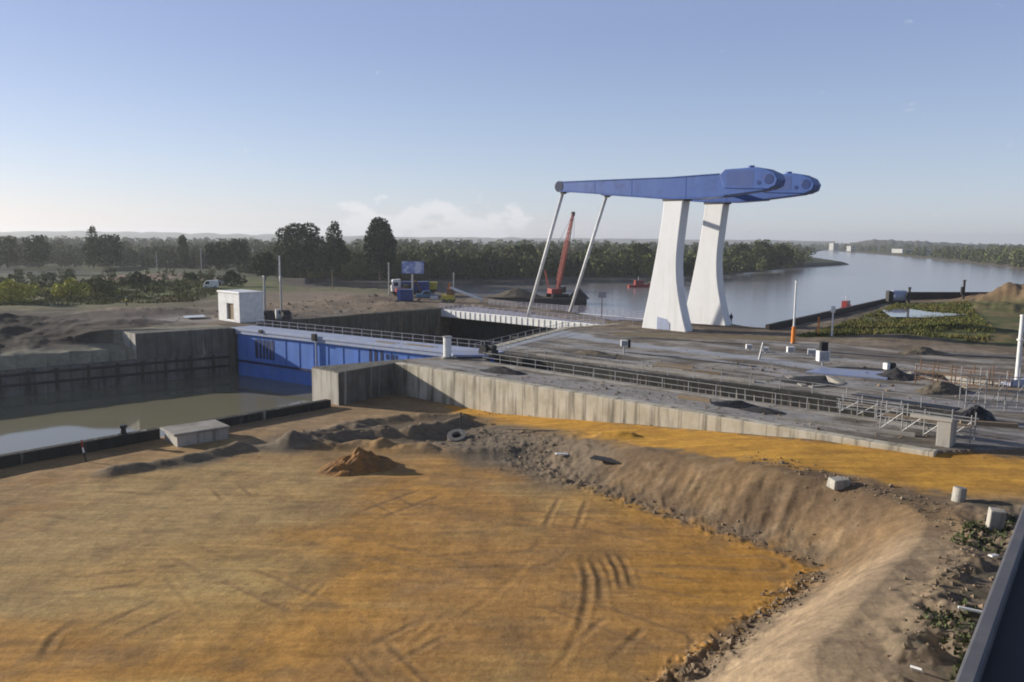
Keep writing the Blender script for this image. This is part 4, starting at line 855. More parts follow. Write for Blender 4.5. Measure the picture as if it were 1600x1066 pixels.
POPLAR = [(0, 0, .5, .16, .16, .36), (0, 0, .8, .11, .11, .18), (.03, 0, .25, .15, .15, .2)]
BUSH = [(0, 0, .45, .5, .45, .45), (-.5, 0, .35, .4, .35, .33), (.45, .1, .38, .42, .35, .36), (.1, -.2, .65, .3, .3, .3)]
tree('round_tree', 'broad round dark tree, leftmost of the three tall trees', 471, 439, 24.5, ROUND, 5600, 1.0, 'leaf_dark', 1, 'three tall trees by the site', .45, -3.6)
tree('pointed_tree', 'slimmer pointed tree between the two bigger tall trees', 523, 438.2, 24.5, NARROW, 3600, .95, 'leaf_dark', 2, 'three tall trees by the site', .4, -3.6)
tree('oval_tree', 'dense oval dark tree, tallest of the three tall trees', 594, 437.4, 27.0, OVAL, 7500, 1.0, 'leaf_dark', 3, 'three tall trees by the site', .5, -3.6)
T = [('pointed_tree', 'tall pointed tree standing out above the left forest', 146, 418, 18.5, NARROW, 1500, .95, 'leaf_mid'), ('round_tree', 'round olive tree at the far left edge', 12, 418, 14.5, ROUND, 1300, 1., 'leaf_olive'),
     ('round_tree', 'round tree left of the tall pointed forest tree', 60, 418, 15, ROUND, 1400, 1., 'leaf_mid'), ('round_tree', 'broad dark tree just right of the tall pointed tree', 172, 419, 15.5, ROUND, 1500, 1., 'leaf_dark'),
     ('poplar', 'column shaped poplar standing alone between two thin poles', 287, 420, 15.5, POPLAR, 1300, .9, 'leaf_mid'), ('round_tree', 'dark round tree right of the poplar', 372, 421, 14, ROUND, 1500, 1., 'leaf_dark'), ('round_tree', 'dark tree farther left behind the white hut', 340, 421, 12.5, ROUND, 1300, 1., 'leaf_dark'),
     ('round_tree', 'low round tree at left of the round tall tree', 415, 438, 9.5, ROUND, 1300, .8, 'leaf_dark'), ('round_tree', 'low olive tree between the tall trees', 553, 437.6, 12.5, ROUND, 1300, .8, 'leaf_olive'), ('round_tree', 'low tree right of the tallest oval tree', 640, 436.6, 12.5, ROUND, 1400, .8, 'leaf_mid'),
     ('round_tree', 'pale low tree in front of the round tall tree', 493, 438.5, 9.0, ROUND, 900, .8, 'leaf_olive')]
for i, a in enumerate(T): tree(*a, 30 + i, 'trees along the far side of the site', .3, -3.6 if a[2] > 450 else -.2)
B = [('yellow bush at the far left edge of the wet meadow', 18, 474, 5.4, 'leaf_yellow', 900), ('yellow bush in the middle of the left meadow', 112, 466, 5.0, 'leaf_yellow', 900), ('greyish green bush right of the yellow bush', 150, 462, 5.0, 'leaf_olive', 800), ('small dark bush on the slope right of the meadow bushes', 215, 446, 4.2, 'leaf_dark', 600),
     ('reddish dark bush behind the white vehicle', 362, 448, 5.0, 'leaf_dark', 800), ('green bush left of the white vehicle', 300, 440, 3.4, 'leaf_mid', 500), ('low yellow bush touching the far left frame edge', -6, 470, 4.6, 'leaf_yellow', 600)]
for i, (lab, px, py, H, lf, n) in enumerate(B): tree('bush', lab, px, py, H, BUSH, n, .6, lf, 60 + i, 'bushes on the left meadow', .12, None, 'bush')
for i, (lab, px, H, sh) in enumerate((('broad tree on the river point left of its top tree', 1158, 17, ROUND), ('tallest broad tree on the river point right of the pylons', 1190, 20, ROUND), ('broad tree at the end of the river point', 1222, 17, ROUND), ('dark tree behind the drawbridge, left of the pylons', 1000, 17, ROUND), ('dark tree behind the pale hanger rods', 820, 16, ROUND))):
    tree('round_tree', lab, px, 428 if px < 1100 else 420, H, sh, 1500, 1.15, 'leaf_forest', 80 + i, 'trees on the river point', .35, -3.6)

def forest(name, label, pxr, base, zb, rows, hr, nleaf, seed, dens=1.0, leaf='leaf_forest', lsz=1.5):
    g = np.random.default_rng(seed); Vs = []; n = 0; C = []; S = []
    for row, (dy, cnt) in enumerate(rows):
        for _ in range(cnt):
            px = g.uniform(*pxr); b = np.interp(px, [q[0] for q in base], [q[1] for q in base]); p = at(px, b, zb); R = math.hypot(p.x, p.y)
            k = 1 + dy * g.uniform(.6, 1.4); p = Vector((p.x * k, p.y * k, zb)); H = g.uniform(*hr) * (1 + .12 * row); s = lsz * (1 + .35 * dy)
            wdt = H * g.uniform(.34, .55)
            lob = [(0, 0, .55, 1, 1, .42), (g.uniform(-.6, .6), g.uniform(-.5, .5), .38, .8, .8, .34), (g.uniform(-.7, .7), g.uniform(-.5, .5), .7, .55, .55, .25), (g.uniform(-.3, .3), 0, .2, .9, .9, .2)]
            m = int(nleaf * dens); kk = g.integers(0, 4, m); d = g.normal(size=(m, 3)); d /= np.linalg.norm(d, axis=1)[:, None]
            L = np.array(lob); c = np.empty((m, 3)); c[:, 0] = L[kk, 0] * wdt + d[:, 0] * L[kk, 3] * wdt * .8; c[:, 1] = L[kk, 1] * wdt + d[:, 1] * L[kk, 4] * wdt * .8; c[:, 2] = L[kk, 2] * H + d[:, 2] * L[kk, 5] * H
            c += np.array([p.x, p.y, zb]); C.append(c); S.append(np.full(m, s) * g.uniform(.6, 1.4, m))
    V, Q = quads_at(np.vstack(C), np.concatenate(S), g); o = np_mesh(name, V, Q, M[leaf]); return tag(o, label, 'forest', kind='stuff')
fb = [(-150, 417), (190, 417), (330, 421), (440, 434), (620, 437), (900, 432), (1010, 431), (1130, 428), (1230, 419), (1275, 408), (1300, 408)]
forest('river_forest', 'dark green riverside forest across the water', (430, 1262), fb, -4, [(0.01, 150), (.12, 130), (.35, 130), (.9, 150), (2.2, 190)], (7, 13), 170, 5)
forest('left_forest', 'dark mixed forest along the left horizon', (-140, 470), fb, -3, [(.02, 70), (.14, 70), (.4, 80), (1.0, 110), (2.2, 150)], (7, 11.5), 170, 6)
fb2 = [(1262, 390), (1300, 389.5), (1420, 400), (1520, 409), (1600, 418), (1800, 436)]
forest('far_shore_forest', 'far wooded shore on the right of the river', (1255, 1790), fb2, -5, [(0.01, 80), (.15, 80), (.5, 90), (1.2, 110)], (9, 15), 150, 8, lsz=1.9)
fs_ = [(-120, 452), (330, 446)]
forest('meadow_scrub', 'low green scrub on the meadow left of the lock', (-120, 335), fs_, -.2, [(.0, 60), (-.10, 45), (.16, 60)], (1.2, 3.0), 90, 21, leaf='leaf_olive', lsz=.55)
forest('meadow_scrub', 'yellowish scrub at the far left of the meadow', (-120, 190), [(-120, 466), (190, 460)], -.2, [(.0, 26), (.06, 20)], (1.2, 2.8), 90, 22, leaf='leaf_yellow', lsz=.5)
# distant low hills
def ridge(name, label, pts, depth, seed):
    n = 160; V = []; 
    xs = np.linspace(0, 1, n); px = np.interp(xs, np.linspace(0, 1, len(pts)), [q[0] for q in pts]); R = np.interp(xs, np.linspace(0, 1, len(pts)), [q[1] for q in pts]); H = np.interp(xs, np.linspace(0, 1, len(pts)), [q[2] for q in pts])
    nz_ = fbm(xs * 60, xs * 0, seed, 5)
    for i in range(n):
        d = Vector(((px[i] - 800) / F, 1)).normalized(); 
        for k, (rr, hh) in enumerate(((-depth * .5, 0), (-depth * .2, .7), (0, 1), (depth * .3, .8), (depth * .6, 0))): V.append((d.x * (R[i] + rr), d.y * (R[i] + rr), -4 + H[i] * hh * (.75 + .5 * nz_[i])))
    ii = np.array([[i * 5 + k, (i + 1) * 5 + k, (i + 1) * 5 + k + 1, i * 5 + k + 1] for i in range(n - 1) for k in range(4)])
    o = np_mesh(name, np.array(V), ii, M['hill'], smooth=True); return tag(o, label, 'hills', kind='structure')
ridge('hills', 'low hazy hills along the left horizon', [(-400, 4800, 30), (100, 4800, 40), (400, 4700, 34), (700, 4900, 26), (1000, 5200, 30), (1300, 5000, 24)], 900, 3)
ridge('hills', 'low wooded hill on the right horizon', [(1290, 2600, 6), (1360, 2500, 26), (1440, 2500, 22), (1560, 2600, 14), (1700, 2600, 18), (1900, 2600, 14)], 500, 4)
M['far_wall'] = mat('far_wall', (.45, .45, .44), .8)
def far_building(lab, px, py, w_, d_, h, storeys):
    p = at(px, py, -4); t = thing('far_building', lab, 'building', (p.x, p.y, -4), .3, 'pale buildings on the far shore')
    MB().box(-w_ / 2, w_ / 2, 0, d_, 0, h).build('wall', M['far_wall'], t); MB().box(-w_ / 2 - .5, w_ / 2 + .5, -.5, d_ + .5, h + .01, h + .6).build('roof', M['galv'], t)
    for s_ in range(storeys):
        MB().box(-w_ * .42, w_ * .42, -.12, -.01, h * (s_ + .35) / storeys, h * (s_ + .7) / storeys).build('window_band', M['glass'], t)
far_building('tall pale block on far shore, leftmost of the far buildings', 1306, 391.5, 14, 14, 15, 3)
far_building('smaller white block right of the tall pale far block', 1333, 393, 12, 12, 10, 2)
far_building('long low white hall on the right far shore', 1438, 396.5, 75, 24, 7, 1)

# grass on the right field and rough weeds on the bank: ground cover
def cover(name, label, poly, n, size, leaf, seed, hgt=1., zoff=.0, clump=.0):
    g = np.random.default_rng(seed); P_ = np.array(poly); lo, hi = P_.min(0), P_.max(0); x = g.uniform(lo[0], hi[0], n * 4); y = g.uniform(lo[1], hi[1], n * 4)
    k = inside(x, y, poly) & (fbm(x * .22, y * .22, seed) > clump); x, y = x[k][:n], y[k][:n]; z = height(x, y) + zoff; m = len(x)
    s = size * g.uniform(.5, 1.5, m); a = g.uniform(0, 6.28, m); dx, dy = np.cos(a) * s * .5, np.sin(a) * s * .5; lx, ly = g.normal(0, .3, m) * s, g.normal(0, .3, m) * s; hh = s * hgt * g.uniform(.6, 1.3, m)
    V = np.stack([np.stack([x - dx, y - dy, z - .05], 1), np.stack([x + dx, y + dy, z - .05], 1), np.stack([x + dx * .3 + lx, y + dy * .3 + ly, z + hh], 1), np.stack([x - dx * .3 + lx, y - dy * .3 + ly, z + hh], 1)], 1).reshape(-1, 3)
    o = np_mesh(name, V, np.arange(4 * m).reshape(m, 4), M[leaf]); return tag(o, label, 'grass', kind='stuff')
cover('field_grass', 'rough green and brown grass on the riverside field', P([(1245, 527), (1300, 512), (1400, 476), (1510, 480), (1535, 500), (1560, 520), (1540, 538), (1400, 527)]), 30000, .16, 'grass', 2, 1.9, clump=.34)
cover('meadow_grass', 'rough grass on the meadow left of the lock', P([(-120, 480), (-120, 445), (330, 440), (345, 458), (300, 472), (150, 476)]), 16000, .28, 'grass', 3, 1.4, clump=.40)
cover('bank_weeds', 'green weeds on the dirt beside the dark roof', P([(1420, 1085, -.5), (1430, 960, -.5), (1500, 830, -.3), (1590, 800, -.1), (1560, 900, -.3), (1500, 1085, -.5)]), 2200, .17, 'weed', 4, .7, clump=.50)
def rubble(name, label, pts, n, rng_sz, seed, spread):
    g = np.random.default_rng(seed); Pp = np.array(pts); seg = np.hypot(*np.diff(Pp, axis=0).T); u = g.uniform(0, seg.sum(), n); cs = np.concatenate([[0], np.cumsum(seg)])
    x = np.interp(u, cs, Pp[:, 0]) + g.normal(0, spread, n); y = np.interp(u, cs, Pp[:, 1]) + g.normal(0, spread, n); z = height(x, y)
    oct_ = np.array([(1, 0, 0), (0, 1, 0), (-1, 0, 0), (0, -1, 0), (0, 0, 1), (0, 0, -1)], float); fs = np.array([(0, 1, 4), (1, 2, 4), (2, 3, 4), (3, 0, 4), (1, 0, 5), (2, 1, 5), (3, 2, 5), (0, 3, 5)])
    V = []; Q = []
    for i in range(n):
        s = g.uniform(*rng_sz) * g.choice([.6, .8, 1, 1.6], p=[.4, .3, .2, .1]); a = g.uniform(0, 6.28); ca, sa = math.cos(a), math.sin(a); v = oct_ * g.uniform(.5, 1.2, (6, 3)) * s; v = np.stack([v[:, 0] * ca - v[:, 1] * sa, v[:, 0] * sa + v[:, 1] * ca, v[:, 2] * .75], 1) + g.normal(0, .12 * s, (6, 3))
        V.append(v + (x[i], y[i], z[i] + s * .2)); Q.append(fs + 6 * i)
    o = np_mesh(name, np.vstack(V), np.vstack(Q), M['rubble']); return tag(o, label, 'rubble', kind='stuff')
rubble('clods', 'earth clods and stones along the foot of the brown bank', P([(745, 700, -3.5), (870, 742, -3.4), (1000, 786, -3.4), (1120, 826, -3.4), (1240, 856, -3.4), (1285, 880, -3.4)]), 450, (.03, .11), 1, .6)
rubble('clods', 'dark clods along the foot of the pale sand ramp', P([(1275, 895, -3.4), (1235, 930, -3.4), (1180, 972, -3.4), (1100, 1032, -3.4), (1030, 1090, -3.4)]), 420, (.04, .16), 2, .45)
rubble('clods', 'loose stones and dirt lumps on the rim of the bank', P([(1180, 725, -1.), (1310, 752, -.3), (1440, 785, -.2), (1520, 850, -.3), (1480, 950, -.5), (1440, 1060, -.5)]), 500, (.04, .16), 3, .7)
rubble('clods', 'grey lumps along the ridges of mud', P([(455, 694, -3.5), (560, 682, -3.5), (640, 680, -3.5), (722, 664, -3.5), (790, 700, -3.5), (880, 728, -3.3)]), 500, (.04, .14), 4, 1.2)
sheet('puddle', P([(1378, 488, 0), (1420, 486, 0), (1452, 491, 0), (1512, 495, 0), (1450, 500, 0), (1392, 499, 0)]), .45, M['puddle'], 'pale rain puddle lying in the green field')
sheet('puddle', P([(45, 462, -1), (60, 455, -1), (90, 457, -1), (85, 468, -1), (52, 470, -1)]), -.15, M['puddle'], 'pale puddle between the yellow bushes')
sheet('puddle', P([(285, 497, 0), (318, 495, 0), (322, 498, 0), (290, 500, 0)]), .35, M['puddle'], 'thin wet puddle left of the white hut')

# ------------------------------------------------------------------ vehicles and gear in the truck yard
def wheel(par, x, y, r, w_=.3):
    t_ = MB().tube((x, y - w_ / 2, r), (x, y + w_ / 2, r), r, n=16).build('wheel', M['rubber'], par, .04)
    MB().tube((x, y - w_ / 2 - .02, r), (x, y + w_ / 2 + .02, r), r * .5, n=12).build('rim', M['galv'], t_)
p = on(619, 462); tr = thing('truck', 'white cab truck with dark blue body parked by the river', 'truck', (p.x, p.y, p.z), math.atan2(.25, 1))
MB().prism_y([(-1.1, 1.0), (-1.25, 2.4), (-.9, 3.9), (1.0, 4.0), (1.0, 1.0)], -1.25, 1.25).build('cab', M['white'], tr, .08)
MB().box(-1.24, -1.0, -1.05, 1.05, 2.5, 3.4).build('windscreen', M['glass'], tr); MB().box(-.7, .4, -1.28, -1.252, 2.4, 3.3).build('side_window', M['glass'], tr)
MB().box(-1.3, 8.0, -.5, .5, .7, 1.0).build('chassis', M['steel_dark'], tr); MB().box(1.3, 8.0, -1.25, 1.25, 1.05, 3.4).build('body', M['truck_blue'], tr, .05); MB().box(-1.32, -1.1, -1.2, 1.2, .5, 1.0).build('bumper', M['steel_dark'], tr)
for x in (-.2, 4.8, 6.3):
    for y in (-1.1, 1.1): wheel(tr, x, y, .55)
p = on(645, 470); bb = thing('billboard', 'blue and white site billboard on a tall post', 'billboard', (p.x, p.y, p.z), -.1)
MB().tube((0, 0, 0), (0, 0, 6.6), .2, n=12).build('post', M['galv'], bb); MB().box(-2.4, 2.6, -.35, -.21, 6.2, 8.9).build('panel', M['billboard'], bb); MB().box(-2.5, 2.7, -.2, -.12, 6.1, 9.0).build('frame', M['truck_blue'], bb)
p = on(633, 470); t = thing('container', 'small dark blue container left of the billboard post', 'container', (p.x, p.y, p.z), .1)
MB().box(-1.7, 1.7, -1.2, 1.2, .1, 2.6).build('body', M['truck_blue'], t, .04); MB().box(-1.72, -1.0, -1.22, -1.2, .3, 2.4).build('door', M['beam_blue'], t)
p = on(668, 461); t = thing('dump_trailer', 'yellow dump trailer behind the blue pickup', 'trailer', (p.x, p.y, p.z), .1)
MB().prism_y([(-2.2, 1.4), (-2.5, 3.2), (2.5, 3.2), (2.2, 1.4)], -1.2, 1.2).build('tipper', M['yellow'], t, .05); MB().box(-2.4, 2.4, -.5, .5, .9, 1.3).build('chassis', M['steel_dark'], t)
for x in (-1.2, 1.2):
    for y in (-1.05, 1.05): wheel(t, x, y, .5)
p = on(667, 468); t = thing('parked_pickup', 'blue pickup parked right of the billboard post', 'pickup', (p.x, p.y, p.z), .15)
MB().prism_y([(-2.6, .5), (-2.6, 1.15), (-1.3, 1.3), (-.7, 2.0), (.8, 2.0), (1.1, 1.25), (2.7, 1.2), (2.7, .5)], -.95, .95).build('body', M['car_blue'], t, .08)
MB().prism_y([(-1.15, 1.33), (-.65, 1.9), (.7, 1.9), (.95, 1.33)], -.97, .97).build('window', M['glass'], t)
for x in (-1.7, 1.8):
    for y in (-.85, .85): wheel(t, x, y, .4)
p = on(678, 468); t = thing('storage_bin', 'low pale bin at the right of the blue pickup', 'bin', (p.x, p.y, p.z), .2); MB().box(-.9, .9, -.6, .6, 0, .9).build('body', M['white'], t, .05); MB().box(-.95, .95, -.65, .65, .903, 1.0).build('lid', M['galv'], t)
p = on(706, 473); t = thing('loading_conveyor', 'small orange machine with a long white sloping conveyor', 'conveyor', (p.x, p.y, p.z), -.35)
MB().box(-2.2, .4, -.8, .8, .6, 1.7).build('body', M['yellow'], t, .05); MB().box(-1.0, .4, -.6, .6, 1.7, 3.0).build('hopper', M['rust'], t, .05); MB().bar((-.4, 0, 3.3), (7.4, 0, .9), .8, .45).build('belt', M['white'], t); MB().tube((7.0, 0, 0), (7.0, 0, 1.0), .12, n=8).build('prop', M['galv'], t); MB().bar((-.6, -.6, 3.0), (-.2, -.6, 4.4), .3).build('arm', M['orange'], t)
for x in (-1.7, -.1):
    for y in (-.75, .75): wheel(t, x, y, .42)
p = on(577, 462); t = thing('excavator', 'dark excavator seen small left of the white truck', 'excavator', (p.x + 8, p.y, p.z), .3)
MB().box(-1.6, 1.6, -1.2, -.7, 0, .8).build('track', M['rubber'], t, .1); MB().box(-1.6, 1.6, .7, 1.2, 0, .8).build('track', M['rubber'], t, .1); MB().box(-1.6, 1.3, -1.1, 1.1, .9, 1.9).build('house', M['red'], t, .08); MB().box(.1, 1.3, -1.1, -.1, 1.9, 3.0).build('cab', M['glass'], t, .05); MB().bar((1.2, .3, 1.6), (3.4, .3, 3.6), .4).bar((3.4, .3, 3.6), (4.6, .3, 1.0), .3).build('boom', M['rust'], t); MB().box(4.2, 5.0, -.2, .8, .5, 1.1).build('bucket', M['steel_dark'], t)
for lab, px, py, s_ in (('white van parked left of the hut, larger of two', 330, 451, 1.0), ('smaller white van right of the larger white van', 345, 446, .75)):
    p = on(px, py); t = thing('parked_van', lab, 'van', (p.x, p.y, p.z), .2, 'white vans behind the hut'); 
    MB().prism_y([(-1.9 * s_, .4), (-1.9 * s_, 1.1), (-1.2 * s_, 2.2 * s_), (1.9 * s_, 2.3 * s_), (1.9 * s_, .4)], -.95, .95).build('body', M['white'], t, .08); MB().prism_y([(-1.55 * s_, 1.25), (-1.1 * s_, 2.0 * s_), (-.3 * s_, 2.0 * s_), (-.3 * s_, 1.25)], -.97, .97).build('window', M['glass'], t)
    for x in (-1.2 * s_, 1.2 * s_):
        for y in (-.85, .85): wheel(t, x, y, .36)
def person(lab, px, py, top, legs, pose=0., z=None):
    p = on(px, py) if z is None else at(px, py, z)
    me = bpy.data.meshes.new('person')
    J = [((0, 0, .95), .17), ((0, 0, 1.2), .17), ((0, 0, 1.45), .16), ((0, 0, 1.56), .07), ((0, .01, 1.68), .11), ((0, 0, 1.78), .085), ((.2, 0, 1.43), .08), ((.27, -.03, 1.15), .055), ((.25, .12, .92), .045), ((-.2, 0, 1.43), .08), ((-.27, -.03, 1.15), .055), ((-.25, .1, .92), .045), ((.1, 0, .9), .11), ((.11, .06 + pose, .5), .075), ((.11, -.02, .07), .055), ((.11, .16, .04), .05), ((-.1, 0, .9), .11), ((-.11, .03 - pose, .5), .075), ((-.11, -.06, .07), .055), ((-.11, .12, .04), .05)]
    E = [(0, 1), (1, 2), (2, 3), (3, 4), (4, 5), (2, 6), (6, 7), (7, 8), (2, 9), (9, 10), (10, 11), (0, 12), (12, 13), (13, 14), (14, 15), (0, 16), (16, 17), (17, 18), (18, 19)]
    me.from_pydata([j[0] for j in J], E, []); o = bpy.data.objects.new('person', me); COL.objects.link(o); o.location = p; o.rotation_euler = (0, 0, 2.4); tag(o, lab, 'person')
    sk = o.modifiers.new('skin', 'SKIN'); 
    for i, j in enumerate(J): me.skin_vertices[0].data[i].radius = (j[1], j[1])
    me.skin_vertices[0].data[0].use_root = True
    sb = o.modifiers.new('smooth', 'SUBSURF'); sb.levels = 1; sb.render_levels = 1; me.materials.append(M[legs])
    MB().tube((0, 0, 1.0), (0, 0, 1.47), .25, .22, 12).build('jacket', M[top], o, .05); MB().tube((0, 0, 1.72), (0, .01, 1.86), .13, .08, 12).build('helmet', M['white'], o, .03)
    return o
person('person in a yellow jacket standing on the meadow path', 198, 478, 'hiviz', 'cloth_dark')
person('person in dark clothes standing beside the rear pylon foot', 1142, 506, 'cloth_dark', 'cloth_dark', .06, .05)

# ------------------------------------------------------------------ floating crane and boats
p = at(872, 474, -6); ba = thing('barge', 'long dark barge carrying the red crane behind the drawbridge', 'barge', (p.x, p.y, -6), -.08)
MB().prism_y([(-24, .2), (-22.5, -.8), (7.0, -.8), (9.0, .3), (9.0, 1.8), (-24, 1.5)], -5, 5).build('hull', M['steel_dark'], ba, .1); MB().box(-23, 8, -4.6, 4.6, 1.82, 1.95).build('deck', M['mud'], ba)
lump_mesh('cargo', M['mud'], 9, 2.6, 71, ba, (-13, 0, 1.9), .45)
o = lump_mesh('cargo', M['steel_dark'], 3.6, 3.2, 72, ba, (6.2, 0, 1.8), .9)
crp = p + Vector((-.4, -.3, 1.98)); cr = thing('crawler_crane', 'red lattice boom crane standing on the dark barge', 'crane', tuple(crp), .5)
MB().box(-3, 3, -2.4, -1.4, 0, 1.1).build('track', M['rubber'], cr, .2); MB().box(-3, 3, 1.4, 2.4, 0, 1.1).build('track', M['rubber'], cr, .2); MB().box(-2.8, 1.2, -1.4, 1.4, 1.15, 2.7).build('house', M['red'], cr, .1); MB().box(.6, 2.2, -1.9, -.6, 1.4, 3.4).build('cab', M['glass'], cr, .08)
tip = at(899, 336, 0); 
d0 = Vector((p.x, p.y - .3)); tdir = (at(894, 474, -6) - at(872, 474, -6)); base = Vector((0, 0, 2.2))
rotm = Matrix.Rotation(-.5, 3, 'Z'); tipl = rotm @ Vector((tdir.x + .5, 5, 0)) + Vector((0, 0, 26.3)) 
bo = MB(); ax = (tipl - base).normalized(); sx = ax.cross(Vector((0, 1, 0))).normalized(); sy = sx.cross(ax); N = 16; L_ = (tipl - base).length
def bp(i, a, b):
    f = i / N; w0 = .55 * min(1, .35 + f * 5) * (1 - .55 * max(0, f - .55) / .45); return base + ax * (L_ * f) + (sx * a + sy * b) * w0
for i in range(N):
    for a, b in ((1, 1), (1, -1), (-1, -1), (-1, 1)): bo.bar(bp(i, a, b), bp(i + 1, a, b), .17)
    for q, r_ in (((1, 1), (1, -1)), ((1, -1), (-1, -1)), ((-1, -1), (-1, 1)), ((-1, 1), (1, 1))):
        bo.bar(bp(i, *q), bp(i + 1, *r_), .10); bo.bar(bp(i, *q), bp(i, *r_), .12)
M['crane_red'] = mat('crane_red', (.38, .07, .05), .6, (.3, .06, .05), 1.)
bo.build('boom', M['crane_red'], cr); MB().box(-.5, .5, -.35, .35, -.6, .6).build('boom_head', M['steel_dark'], cr, loc=tipl)
MB().bar((-3.0, 0, 3.2), (-4.6, 0, 8.5), .22).bar((-3.0, 1, 3.2), (-4.6, 0, 8.5), .18).build('gantry', M['crane_red'], cr); MB().tube((-4.6, 0, 8.5), tipl, .05, n=6).build('pendant', M['steel_dark'], cr); MB().tube(tipl + Vector((.5, 0, -.4)), tipl + Vector((.5, 0, -19)), .04, n=6).build('hoist_rope', M['steel_dark'], cr)
def boat(name, lab, px, py, L, s, rz, hullm, dk=None):
    p = at(px, py, -6); t = thing(name, lab, 'boat', (p.x, p.y, -6), rz, 'red work boats')
    n = 12; vs = []; fs = []
    for i in range(n + 1):
        f = i / n; x = -L / 2 + L * f; hw_ = .14 * L * min(1, (1 - f) * 2.2 + .05) * (.85 + .15 * min(1, f * 4)); sh = .9 + .7 * f ** 2
        vs += [(x, -hw_, sh * s), (x, -hw_ * .7, -.4), (x, hw_ * .7, -.4), (x, hw_, sh * s)]
    for i in range(n):
        for k in range(4): a = i * 4; fs.append((a + k, a + (k + 1) % 4, a + 4 + (k + 1) % 4, a + 4 + k))
    fs += [(0, 1, 2, 3), (n * 4 + 3, n * 4 + 2, n * 4 + 1, n * 4)]
    MB().add(vs, fs).build('hull', M[hullm], t)
    wh = MB().box(-L * .25, L * .1, -L * .09, L * .09, .95 * s, 3.0 * s).build('wheelhouse', M['red'], t, .06); MB().box(-L * .2, L * .07, -L * .091, L * .091, 2.1 * s, 2.7 * s).build('window', M['glass'], wh)
    MB().tube((-L * .1, 0, 3.0 * s), (-L * .1, 0, 4.6 * s), .1, n=8).build('mast', M['white'], t); return t
boat('work_boat', 'red work boat on open river left of the pylons', 1001, 449, 11, 1.0, .15, 'red')
boat('work_boat', 'red and white boat moored at the diagonal quay', 1322, 486, 9, 1.0, .9, 'red')
p = at(1012, 446, -6); t = thing('barge', 'low dark barge right behind the red work boat', 'barge', (p.x + 8, p.y + 2, -6), .1); MB().prism_y([(-8, -.5), (-8.5, 1.0), (9, 1.1), (8, -.5)], -2.5, 2.5).build('hull', M['steel_dark'], t); MB().box(-7, 7, -2.2, 2.2, 1.12, 1.4).build('cargo', M['mud'], t)
p = at(1399, 473, .2); t = thing('tank_shed', 'blue grey tank beside dark crates at the quay corner', 'tank', (p.x, p.y, .3), 0)
MB().tube((-.9, 0, 1.5), (2.2, 0, 1.5), 1.3, n=20).build('tank', M['pale_blue'], t, .1); MB().box(-2.0, -1.1, -.8, .8, 0, 2.6).build('pump_box', M['steel_dark'], t, .05); MB().box(-.8, 2.0, -.8, .8, -.1, .35).build('cradle', M['steel_dark'], t)
for lab, px, py, h in (('dark mooring pile rising above the far quay wall', 1508, 475, 5.2), ('short dark mooring pile near the blue tank', 1423, 476, 3.6)):
    p = at(px, py, 0); t = thing('mooring_pile', lab, 'pile', (p.x, p.y + 1, 0), 0, 'dark mooring piles')
    MB().tube((0, 0, -4), (0, 0, h), .32, .26, 12).build('pile', M['steel_dark'], t); MB().tube((0, 0, h), (0, 0, h + .3), .4, .34, 12).build('cap', M['black'], t); MB().box(-.6, -.27, -.3, .3, h * .4, h * .75).build('fender', M['rubber'], t)
p = at(940, 496, 0); t = thing('river_sign', 'small dark square sign on a thin post by the bridge', 'sign', (p.x, p.y, 0), .2); MB().tube((0, 0, -1), (0, 0, 4.0), .08, n=8).build('post', M['steel_dark'], t); MB().box(-.75, .75, -.12, -.085, 3.6, 4.7).build('panel', M['rail_grey'], t)

# ------------------------------------------------------------------ haze
hz = MB().box(-7200, 7200, -7200, 7200, -12, 75).build('haze', bpy.data.materials.new('haze')); tag(hz, 'thin morning haze', 'haze', kind='stuff')
hm = hz.data.materials[0]; hm.use_nodes = True; t = hm.node_tree; t.nodes.clear(); o_ = node(t, 'ShaderNodeOutputMaterial'); v_ = node(t, 'ShaderNodeVolumePrincipled')
v_.inputs['Color'].default_value = (.86, .90, .96, 1); v_.inputs['Density'].default_value = .00017; v_.inputs['Anisotropy'].default_value = .3; t.links.new(v_.outputs[0], o_.inputs['Volume'])
rubble('platform_rubble', 'small stones and scraps lying on the concrete platform', P([(800, 545), (950, 560), (1100, 590), (1250, 575), (1420, 600), (1560, 640)]), 500, (.05, .2), 9, 5.0)
rubble('platform_rubble', 'small dirt lumps along the apron by the orange road', P([(720, 590), (900, 600), (1100, 630), (1300, 665), (1460, 690)]), 350, (.04, .16), 10, 1.6)
rubble('platform_rubble', 'stones and lumps on the dirt around the truck yard', P([(250, 495), (460, 490), (600, 470), (680, 474)]), 300, (.1, .4), 11, 8.0)
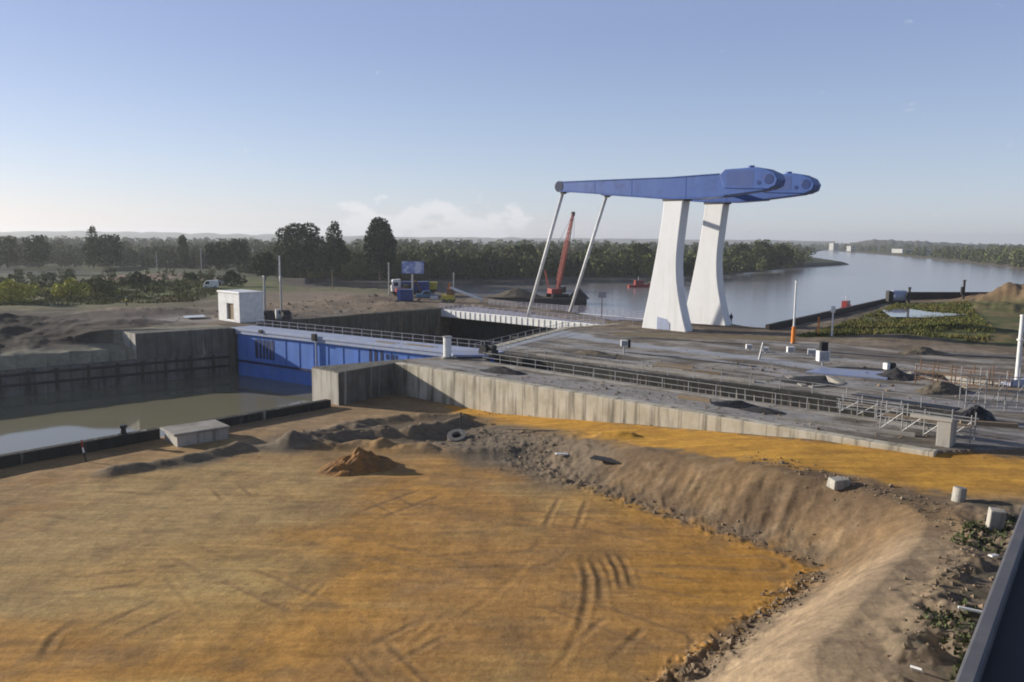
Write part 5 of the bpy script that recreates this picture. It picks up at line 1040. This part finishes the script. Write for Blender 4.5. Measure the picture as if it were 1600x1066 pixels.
# drains and low ledges that run along the platform
def strip(name, lab, p, q, w_, z0, z1, m, cat, grp=None):
    a, b = at(*p).to_2d(), at(*q).to_2d(); d = b - a
    o = MB().box(0, d.length, -w_ / 2, w_ / 2, z0, z1).build(name, M[m], bevel=.01, loc=(a.x, a.y, 0), rz=math.atan2(d.y, d.x)); return tag(o, lab, cat, grp)
strip('drain_cover', 'dark drain strip beside the signal lamp, parallel to the trench', (978, 551), (1180, 573), .55, -.1, .07, 'steel_dark', 'drain', 'dark drain strips on the platform')
strip('drain_cover', 'dark drain strip nearest the foot of the pylons', (1000, 528), (1160, 538), .5, -.1, .06, 'steel_dark', 'drain', 'dark drain strips on the platform')
strip('drain_cover', 'dark drain strip between blue deck and green field', (1240, 546), (1480, 566), .6, -.1, .08, 'steel_dark', 'drain', 'dark drain strips on the platform')
strip('ledge', 'pale concrete ledge just beyond the long trench', (840, 556), (1180, 598), .5, -.1, .28, 'slab', 'ledge', 'concrete ledges on the platform')
strip('ledge', 'low grey ledge on the apron right of the black heaps', (1215, 655), (1430, 682), .45, -.1, .22, 'slab', 'ledge', 'concrete ledges on the platform')
strip('timber_beam', 'long brown timber beam lying right of the trench end', (1500, 662), (1590, 668), .35, -.05, .3, 'timber', 'beam')
heap('black_heap', 'dark dug earth heap left of the white mast', 1470, 612, 3.0, .9, 'mud', 54, .6, 0, .3, 'dark heaps on the apron')
heap('black_heap', 'low dark heap at the edge of the green field', 1440, 552, 3.6, .8, 'mud', 64, .5, 0, .1, 'dark heaps on the apron')

strip('drain_cover', 'wide dark slot right of the small pit, behind the scaffold', (1335, 616), (1495, 640), 1.5, -.1, .06, 'black', 'drain', 'dark drain strips on the platform')
strip('drain_cover', 'short wide dark slot near the chamber corner of the platform', (880, 553), (962, 560), 1.6, -.1, .06, 'steel_dark', 'drain', 'dark drain strips on the platform')
strip('drain_cover', 'dark slot at the far right below the green field', (1440, 553), (1590, 560), 1.2, -.1, .09, 'steel_dark', 'drain', 'dark drain strips on the platform')
strip('timber_beam', 'brown timber beam lying on the apron before the railing', (1060, 622), (1110, 629), .3, .0, .3, 'timber', 'beam')
